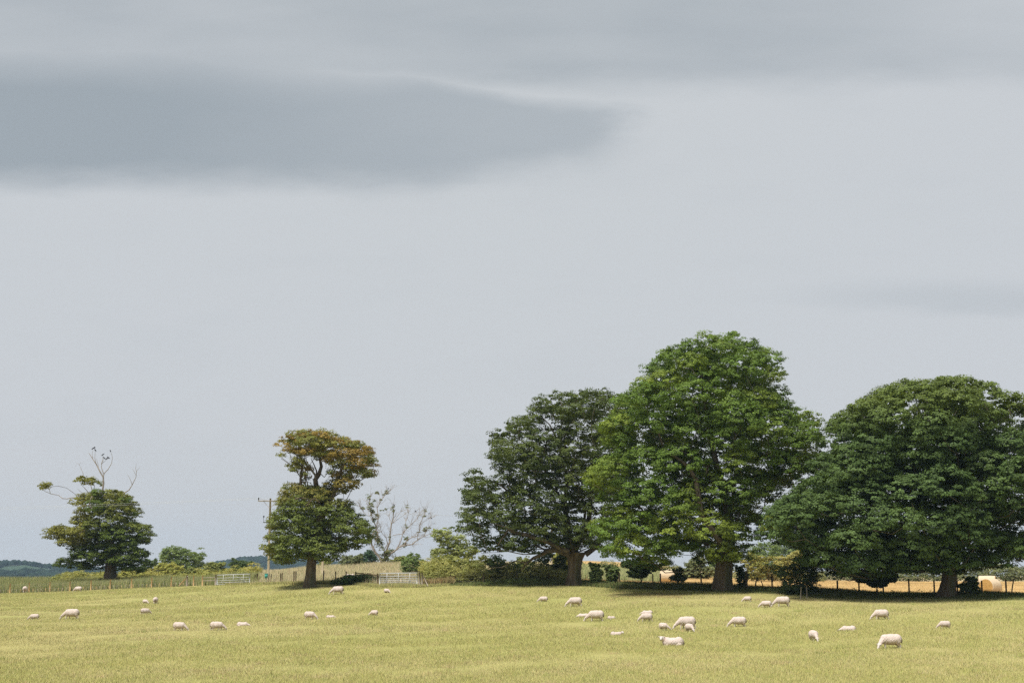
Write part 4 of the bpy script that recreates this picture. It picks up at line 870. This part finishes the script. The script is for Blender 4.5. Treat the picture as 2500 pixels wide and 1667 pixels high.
# teal box at the foot of the pole
p = at(649.5, 163); b = MB(); b.box(p + (0, 0, .95), (.34, .22, .52)); b.box(p + (0, 0, 1.225), (.40, .28, .03)); b.tube([p - (0, 0, .2), p + (0, 0, .69)], .03, 6)
tag(place(b, 'marker_box', noisy_mat('teal_plastic', (.05, .26, .22), (.07, .33, .28), 5, .5, bump=.05), None, False, p), 'small teal green box on a post at the foot of the utility pole', 'box').location = p

# ------------------------------------------------------------------ bales
def straw_mat(name, c1, c2, spiral):
    m, g = new_mat(name); out = g.n('ShaderNodeOutputMaterial'); tc = g.n('ShaderNodeTexCoord'); v = tc.outputs['Object']
    n = g.noise(g.mapping(v, (1, 1, 1)), 14, 5, .7); c = g.mix(g.ss(n, .3, .7), (*c1, 1), (*c2, 1))
    if spiral:
        wv = g.n('ShaderNodeTexWave', wave_type='RINGS', rings_direction='X'); wv.inputs['Scale'].default_value = 3.0; wv.inputs['Distortion'].default_value = 2.5; g.link(v, wv.inputs[0])
        c = g.mix(g.m('MULTIPLY', wv.outputs[0], .55), c, (c1[0] * .45, c1[1] * .4, c1[2] * .35, 1))
    b = principled(g, c, .9, .1, n, .6); g.link(b.outputs[0], out.inputs[0]); return m
SIDE = straw_mat('bale_net_wrap', (.52, .41, .27), (.64, .54, .40), False); END = straw_mat('bale_straw_end', (.50, .31, .10), (.62, .42, .17), True)
def bale(label, px, d, dia, length, rz):
    p = at(px, d); o = empty('round_bale', p + (0, 0, dia / 2 - .05), label, 'hay bale', 'round straw bales on the stubble', rz); r = np.random.default_rng(int(px))
    R0 = dia / 2; L = length / 2; sides = 40; th = np.arange(sides) / sides * 2 * math.pi
    prof = [(-L, R0 * .93), (-L * .97, R0 * .985), (-L * .8, R0), (0, R0 * 1.01), (L * .8, R0), (L * .97, R0 * .985), (L, R0 * .93)]
    sag = 1 - .05 * (np.sin(th) < -.6); V = []
    for x, q in prof: rr = q * sag * (1 + r.normal(0, .008, sides)); V.append(np.stack([np.full(sides, x), rr * np.cos(th), rr * np.sin(th)], 1))
    V = np.concatenate(V); i = np.arange(len(prof) - 1)[:, None] * sides; j = np.arange(sides)[None]; Q = np.stack([i + j, i + (j + 1) % sides, i + sides + (j + 1) % sides, i + sides + j], -1).reshape(-1, 4)
    link('wrapped_side', mesh('wrapped_side', V, Q, SIDE, smooth=True), o)
    for s in (-1, 1):
        W = []; rings = [(R0 * .93, 0), (R0 * .6, .012), (R0 * .3, .03), (.02, .035)]
        for q, e in rings: W.append(np.stack([np.full(sides, s * (L + e * .6)) + r.normal(0, .006, sides), q * sag * np.cos(th), q * sag * np.sin(th)], 1))
        k = len(rings); i = np.arange(k - 1)[:, None] * sides; Q = np.stack([i + j, i + (j + 1) % sides, i + sides + (j + 1) % sides, i + sides + j], -1).reshape(-1, 4)
        link('straw_end', mesh('straw_end', np.concatenate(W), [Q, (np.arange(sides) + (k - 1) * sides)[None]], END, smooth=True), o)
bale('round straw bale behind the tree row, between the two central trunks', 1634, 160, 1.5, 1.75, R(-28))
bale('round straw bale at the right edge, behind another bale', 2411, 172, 1.45, 1.9, R(-24))
bale('round straw bale at the right edge, in front of another bale', 2418, 143, 1.62, 1.6, R(40))

# ------------------------------------------------------------------ sheep
def sphere(c, rad, rot=None, n=10):
    u = np.linspace(0, math.pi, n); v = np.linspace(0, 2 * math.pi, 2 * n, endpoint=False)
    U, Vv = np.meshgrid(u, v, indexing='ij'); X = np.stack([np.sin(U) * np.cos(Vv), np.sin(U) * np.sin(Vv), np.cos(U)], -1).reshape(-1, 3) * np.array(rad)
    if rot is not None: X = X @ rot.T
    m2 = 2 * n; i = np.arange(n - 1)[:, None] * m2; j = np.arange(m2)[None]
    return X + np.array(c), np.stack([i + j, i + m2 + j, i + m2 + (j + 1) % m2, i + (j + 1) % m2], -1).reshape(-1, 4)
def capsule(m, pts, rads):
    pts = [np.array(p, float) for p in pts]
    for (a, ra), (b_, rb) in zip(zip(pts[:-1], rads[:-1]), zip(pts[1:], rads[1:])):
        n = max(3, int(np.linalg.norm(b_ - a) / (.35 * min(ra, rb))))
        for k in range(n + 1):
            f = k / n; m.add(*sphere(a + (b_ - a) * f, [ra + (rb - ra) * f] * 3, n=6))
def sheep_mesh(kind, seed=0, voxel=.022):
    """kind: graze, graze_step, lie_up, lie_flat; one continuous remeshed body"""
    m = MB(); lie = kind.startswith('lie'); zb = .27 if lie else .60
    m.add(*sphere((0, 0, zb), (.51, .28 if not lie else .31, .30 if not lie else .25), n=14)); m.add(*sphere((-.30, 0, zb + .015), (.27, .28, .285))); m.add(*sphere((.30, 0, zb), (.27, .25, .28)))
    m.add(*sphere((-.02, 0, zb - .04), (.38, .30, .26)))
    if kind in ('graze', 'graze_step', 'graze_turn', 'look'):
        yy = {'graze': 0.0, 'graze_step': .05, 'graze_turn': .30, 'look': 0}[kind]
        if kind == 'look': hd, nz = np.array([.74, .05, .86]), np.array([.92, .10, .76])
        else: hd = np.array([.80 - .1 * (yy > .2), yy, .30]); nz = np.array([.93 - .12 * (yy > .2), yy * 1.3, .10])
        capsule(m, [(.38, 0, zb + .02), (.38 + (hd[0] - .38) * .5, yy * .45, (zb + hd[2]) / 2 + .04), hd], [.19, .135, .095])
        st = .10 if kind == 'graze_step' else .03
        for sy in (-1, 1):
            capsule(m, [(.30, .11 * sy, .48), (.31 + st * sy, .115 * sy, .30), (.31 + st * 1.3 * sy, .11 * sy, .04)], [.09, .048, .036])
            capsule(m, [(-.36, .12 * sy, .52), (-.30 - st * sy, .135 * sy, .38), (-.44 - st * sy, .125 * sy, .26), (-.41 - st * 1.2 * sy, .12 * sy, .04)], [.15, .09, .048, .036])
    else:
        if kind == 'lie_up': hd = np.array([.62, -.14, .52]); nz = np.array([.68, -.32, .43])
        elif kind == 'lie_side': hd = np.array([.66, -.02, .40]); nz = np.array([.84, -.05, .32])
        else: hd = np.array([.72, 0, .20]); nz = np.array([.92, .02, .10])
        capsule(m, [(.36, 0, zb + .03), ((.36 + hd[0]) / 2, hd[1] * .4, (zb + hd[2]) / 2 + .03), hd], [.19, .14, .095])
        for sy in (-1, 1):
            capsule(m, [(.30, .19 * sy, .12), (.50, .16 * sy, .06), (.34, .15 * sy, .045)], [.08, .045, .035]); capsule(m, [(-.33, .2 * sy, .15), (-.12, .25 * sy, .07), (-.34, .25 * sy, .045)], [.13, .055, .04])
    capsule(m, [hd, nz], [.088, .052])
    d = unit(nz - hd); sd_ = unit(np.cross(d, np.array([0, 0, 1.]))); upv = np.cross(sd_, d)
    for s in (-1, 1): capsule(m, [hd - d * .02 + sd_ * s * .075 + upv * .03, hd - d * .05 + sd_ * s * .15 + upv * .035, hd - d * .06 + sd_ * s * .19 + upv * .02], [.026, .03, .018])
    capsule(m, [(-.52, 0, zb + .10), (-.575, 0, zb - .02), (-.565, 0, zb - .16)], [.055, .045, .035])
    V = np.concatenate(m.V); me = mesh('tmp', V, [np.concatenate(f) for f in m.F.values()], BARK)
    ob = link('tmp', me); md = ob.modifiers.new('r', 'REMESH'); md.mode = 'VOXEL'; md.voxel_size = voxel; ms = ob.modifiers.new('s', 'SMOOTH'); ms.factor = .5; ms.iterations = 3
    dg = bpy.context.evaluated_depsgraph_get(); res = bpy.data.meshes.new_from_object(ob.evaluated_get(dg)); bpy.data.objects.remove(ob)
    n = len(res.vertices); co = np.zeros(n * 3, np.float32); res.vertices.foreach_get('co', co); co = co.reshape(-1, 3)
    # fleece: lumpy wool on the body, smooth face and legs
    dh = np.minimum(np.linalg.norm(co - hd, axis=1) - .10, seg3(co, hd, nz) - .075); legz = (co[:, 2] < (.30 if not lie else .0))
    skin = (dh < .035) | legz
    nrm = np.zeros(n * 3, np.float32); res.vertices.foreach_get('normal', nrm); nrm = nrm.reshape(-1, 3)
    lump = .012 * (np.sin(co[:, 0] * 41 + seed) * np.sin(co[:, 1] * 37) * np.sin(co[:, 2] * 43 + 1) + .6 * np.sin(co[:, 0] * 83) * np.sin(co[:, 2] * 77 + co[:, 1] * 60))
    co = co + nrm * (lump * ~skin)[:, None]; res.vertices.foreach_set('co', co.ravel())
    r = np.random.default_rng(seed); wool = np.array([.60, .51, .465]); face = np.array([.62, .56, .52]); col = np.where(skin[:, None], face, wool)
    under = np.clip((zb - .10 - co[:, 2]) / .16, 0, 1) * ~skin; col = col * (1 - .30 * under[:, None] * np.array([.8, 1, 1.25]))       # underbelly shading painted into the wool colour, slightly browner
    rump = np.clip(1 - np.linalg.norm((co - (-.56, 0, zb - .10)) * (1, 1, .6), axis=1) / .19, 0, 1)[:, None]; col = col * (1 - rump) + np.array([.10, .065, .04]) * rump
    earm = (np.abs((co - hd) @ sd_) > .12) & (np.abs((co - hd) @ d) < .1) & (np.linalg.norm(co - hd, axis=1) < .24); col[earm] = (.62, .50, .46)
    eye = np.zeros(n, bool)
    for s in (-1, 1): eye |= np.linalg.norm(co - (hd + d * .06 + sd_ * s * .075 + upv * .03), axis=1) < .022
    col[eye] = (.02, .02, .02); nose = np.linalg.norm(co - (nz + d * .045), axis=1) < .035; col[nose] = (.10, .07, .065)
    col *= 1 + r.normal(0, .03, (n, 1))
    a = res.color_attributes.new('tint', 'FLOAT_COLOR', 'POINT'); a.data.foreach_set('color', np.concatenate([col, np.ones((n, 1))], 1).astype(np.float32).ravel())
    res.materials.clear(); res.materials.append(WOOL); res.polygons.foreach_set('use_smooth', np.ones(len(res.polygons), bool)); res.name = 'sheep'
    return res
def seg3(q, a, b):
    ab = b - a; t = np.clip(((q - a) @ ab) / (ab @ ab), 0, 1); return np.linalg.norm(q - (a + t[:, None] * ab), axis=1)
def wool_mat():
    m, g = new_mat('sheep_wool'); out = g.n('ShaderNodeOutputMaterial'); a = g.n('ShaderNodeVertexColor', layer_name='tint'); tc = g.n('ShaderNodeTexCoord')
    n = g.noise(tc.outputs['Object'], 26, 4, .7); n2 = g.noise(tc.outputs['Object'], 4, 2)
    c = g.mix(g.ss(n2, .35, .7, 0, .25), a.outputs[0], g.mix(1.0, a.outputs[0], (.85, .78, .66, 1), 'MULTIPLY'))
    b = principled(g, c, .95, .1, n, .6); g.link(b.outputs[0], out.inputs[0]); return m
WOOL = wool_mat()
SM = {k: sheep_mesh(k, i) for i, k in enumerate(('graze', 'graze_step', 'graze_turn', 'lie_up', 'lie_flat', 'lie_side'))}
# (px, foot py, length px, heading deg (0 right, 180 left, -90 to camera, 90 away), pose, label)
SHEEP = [
 (61,1447,16,100,'graze','small sheep at the far left grazing with its rump to us by the fence'),
 (191,1444,25,172,'graze','sheep grazing to the left beside the left fence under the leafy tree'),
 (354.6,1473,22,-35,'graze','left sheep of the pair with heads together left of the round tree'),
 (379.5,1474,17,100,'graze','right sheep of the pair left of centre, rump toward the camera'),
 (354,1499,30,25,'graze_step','sheep below the left pair, body turned away to the right'),
 (84,1512,30,190,'graze','sheep at far left of the open field, head hidden in the grass'),
 (175,1511,47,180,'graze_step','long bodied sheep grazing to the left in the left of the field'),
 (437,1539,41,-5,'graze','left one of the row of three sheep in the lower left field'),
 (528.6,1538,43,3,'graze_step','middle one of the row of three sheep in the lower left field'),
 (592,1527,37,2,'lie_flat','sheep lying flat, right end of the row of three in the left field'),
 (755.6,1511,38,-12,'graze','sheep grazing to the right in the open field below the russet tree'),
 (807,1507,28,5,'lie_flat','small sheep lying low right of the one below the russet tree'),
 (914,1502,28,150,'graze_turn','sheep with rounded rump grazing alone below the metal gate'),
 (825,1450,36,180,'graze_step','white sheep walking left in front of the nettle clump'),
 (944,1447,22,-40,'graze','small sheep just below the metal gate, head down to the right'),
 (1327,1469,28,185,'graze','small sheep grazing left below the hedge bushes, middle of the picture'),
 (1404.6,1480,42,180,'graze_step','sheep grazing left directly below the pale trunk'),
 (1424,1505,34,182,'lie_flat','pale lamb lying flat behind the head of a standing sheep'),
 (1455.6,1516,50,180,'graze','standing sheep grazing left with a lamb lying on each side'),
 (1492.6,1510,27,35,'lie_flat','white lamb lying behind the rump of the standing sheep'),
 (1504,1550,39,10,'lie_up','lamb lying with its head raised to the right, with an orange collar mark'),
 (1580.6,1498,34,180,'lie_flat','lamb lying just behind another small sheep, back only visible'),
 (1578.5,1516,38,182,'graze_step','small sheep grazing left in front of a lying lamb'),
 (1619.6,1537,31,-55,'graze_turn','rounded lamb facing the camera with its head down, left of the large ewe'),
 (1677,1535,58,183,'graze_step','large ewe grazing left with a lamb in front of her'),
 (1683,1541,28,-65,'graze','lamb overlapping the belly of the large ewe'),
 (1643,1575,70,180,'lie_up','white faced sheep lying in the foreground, head raised and turned to us'),
 (1804,1530,48,180,'graze','sheep with a dark stained rump grazing left, right of the ewe and lamb'),
 (1825,1468,27,150,'graze_turn','small sheep grazing in the shade under the tallest tree'),
 (1871,1482,35,165,'graze_step','left one of the two sheep in front of the ivy bush'),
 (1911,1480,46,180,'graze','right one of the two sheep in front of the ivy bush'),
 (1986.6,1564,24,-82,'graze','sheep facing the camera with its head down in the lower right field'),
 (2072,1539,47,180,'lie_flat','sheep lying flat with only its back above the grass, right field'),
 (2152,1512,47,180,'graze_step','sheep grazing left with hind legs apart below the huge right tree'),
 (2307,1533,36,178,'graze','rightmost sheep, small and grazing to the left'),
 (2176,1583,70,178,'graze_turn','largest foreground sheep, grazing left at the lower right'),
]
for i, (px, py, L, hd, pose, lab) in enumerate(SHEEP):
    p = on_ground(px, py); th = R(hd); full = (1.55 * abs(math.cos(th)) + .55 * abs(math.sin(th)))
    s = float(np.clip(L * p[1] / F / full, .55, 1.12)); o = link('sheep', SM[pose]); o.location = p + np.array([0, 0, -.085 if not pose.startswith('lie') else -.11])
    o.scale = (s, s * (1.04 if i % 2 else .97), s * (1 + .03 * math.sin(i * 2.1)))
    o.rotation_euler = (0, 0, th); tag(o, lab, 'sheep', 'sheep grazing and lying in the field')
    if pose == 'lie_up' and px > 1600: o.scale = (s, -s, s)
p = at(855, 165); o = link('sheep', SM['lie_side']); o.location = p + np.array([0, 0, .1]); o.scale = (.9, .9, .95); o.rotation_euler = (0, 0, R(170)); tag(o, 'pale sheep beyond the fence, half hidden behind the nettle clump', 'sheep', 'sheep grazing and lying in the field')

# ------------------------------------------------------------------ far hills and woods
def hills():
    prof1 = [(-900,1385),(-400,1378),(-100,1376),(0,1375),(60,1374),(90,1379),(130,1385),(175,1384),(200,1381),(225,1390),(290,1392),(330,1396),(420,1400),(500,1404),(600,1408)]
    prof2 = [(430,1404),(500,1382),(526,1375),(560,1369),(595,1363),(651,1361),(700,1362),(760,1367),(830,1376),(900,1380),(960,1376),(1043,1380),(1150,1388),(1300,1400),(1500,1404),(1900,1406)]
    mats = ground_mat('hill_soil', 'far'); wood = foliage_mat('far_wood', .05, .05, .9)
    for nm, prof, d, lab, wl in (('hills', prof1, 2100, 'low blue hills on the far left horizon', 'hazy blue woodland along the far left horizon'), ('hills', prof2, 2600, 'wooded blue hill behind the utility pole', 'hazy blue woodland covering the hill behind the utility pole')):
        px = np.arange(prof[0][0], prof[-1][0], 12.0); py = np.interp(px, [a for a, _ in prof], [b for _, b in prof])
        top = P(px, py + 4, d); rows = []
        for k, f in enumerate((-1, -.75, -.5, -.25, 0, .35, .7, 1)):
            q = top.copy(); q[:, 1] = d + f * 450; q[:, 0] *= q[:, 1] / d; q[:, 2] = -9.5 + (top[:, 2] + 9.5) * (math.cos(f * math.pi) * .5 + .5) ** .8; rows.append(q)
        V = np.concatenate(rows); n = len(px); i = np.arange(len(rows) - 1)[:, None] * n; j = np.arange(n - 1)[None]
        tag(link(nm, mesh(nm, V, np.stack([i + j, i + j + 1, i + n + j + 1, i + n + j], -1).reshape(-1, 4), mats, smooth=True)), lab, kind='structure')
        r = np.random.default_rng(int(d)); N = 5200; f = r.uniform(-.85, .1, N); k = r.uniform(0, n - 1.01, N); kk = k.astype(int); T = top[kk] + (top[kk + 1] - top[kk]) * (k - kk)[:, None]
        x = T[:, 0] * (d + f * 450) / d; y = d + f * 450; z = -9.5 + (T[:, 2] + 9.5) * (np.cos(f * math.pi) * .5 + .5) ** .8
        if d == 2100: keep = (np.sin(x * .013 + y * .01) + np.sin(x * .031) * .6 > -1.15) & (f > -.72); x, y, z = x[keep], y[keep], z[keep]
        N = len(x); rad = r.uniform(3.0, 6.5, N); ico = np.array([(0, 0, 1), (.85, 0, .35), (.26, .8, .35), (-.69, .5, .35), (-.69, -.5, .35), (.26, -.8, .35), (.69, .5, -.5), (-.26, .8, -.5), (-.85, 0, -.5), (-.26, -.8, -.5), (.69, -.5, -.5), (0, 0, -1)])
        Ff = np.array([(0,1,2),(0,2,3),(0,3,4),(0,4,5),(0,5,1),(1,6,2),(2,7,3),(3,8,4),(4,9,5),(5,10,1),(6,7,2),(7,8,3),(8,9,4),(9,10,5),(10,6,1)])
        V = np.stack([x, y, z + rad * .5], 1)[:, None] + ico[None] * rad[:, None, None] * (1 + r.normal(0, .1, (N, 12, 1))) * np.array([1.15, 1.15, .72])
        Q = (Ff[None] + np.arange(N)[:, None, None] * 12).reshape(-1, 3); c = palette(N, [(.012, .022, .014), (.018, .030, .018), (.026, .038, .022)], [3, 3, 1], r)
        tag(link('woodland', mesh('woodland', V.reshape(-1, 3), Q, wood, np.repeat(c, 12, 0), smooth=True)), wl, kind='stuff')
hills()
# hazy air
m, g = new_mat('hazy_air'); out = g.n('ShaderNodeOutputMaterial'); v = g.n('ShaderNodeVolumePrincipled')
v.inputs['Color'].default_value = (.54, .76, 1.0, 1); v.inputs['Density'].default_value = .0001; v.inputs['Anisotropy'].default_value = .0
g.link(v.outputs[0], out.inputs['Volume'])
b = MB(); b.box((0, 1600, 45), (9000, 3500, 112))
tag(place(b, 'haze', m), 'thin blue haze over the distant hills', kind='stuff')
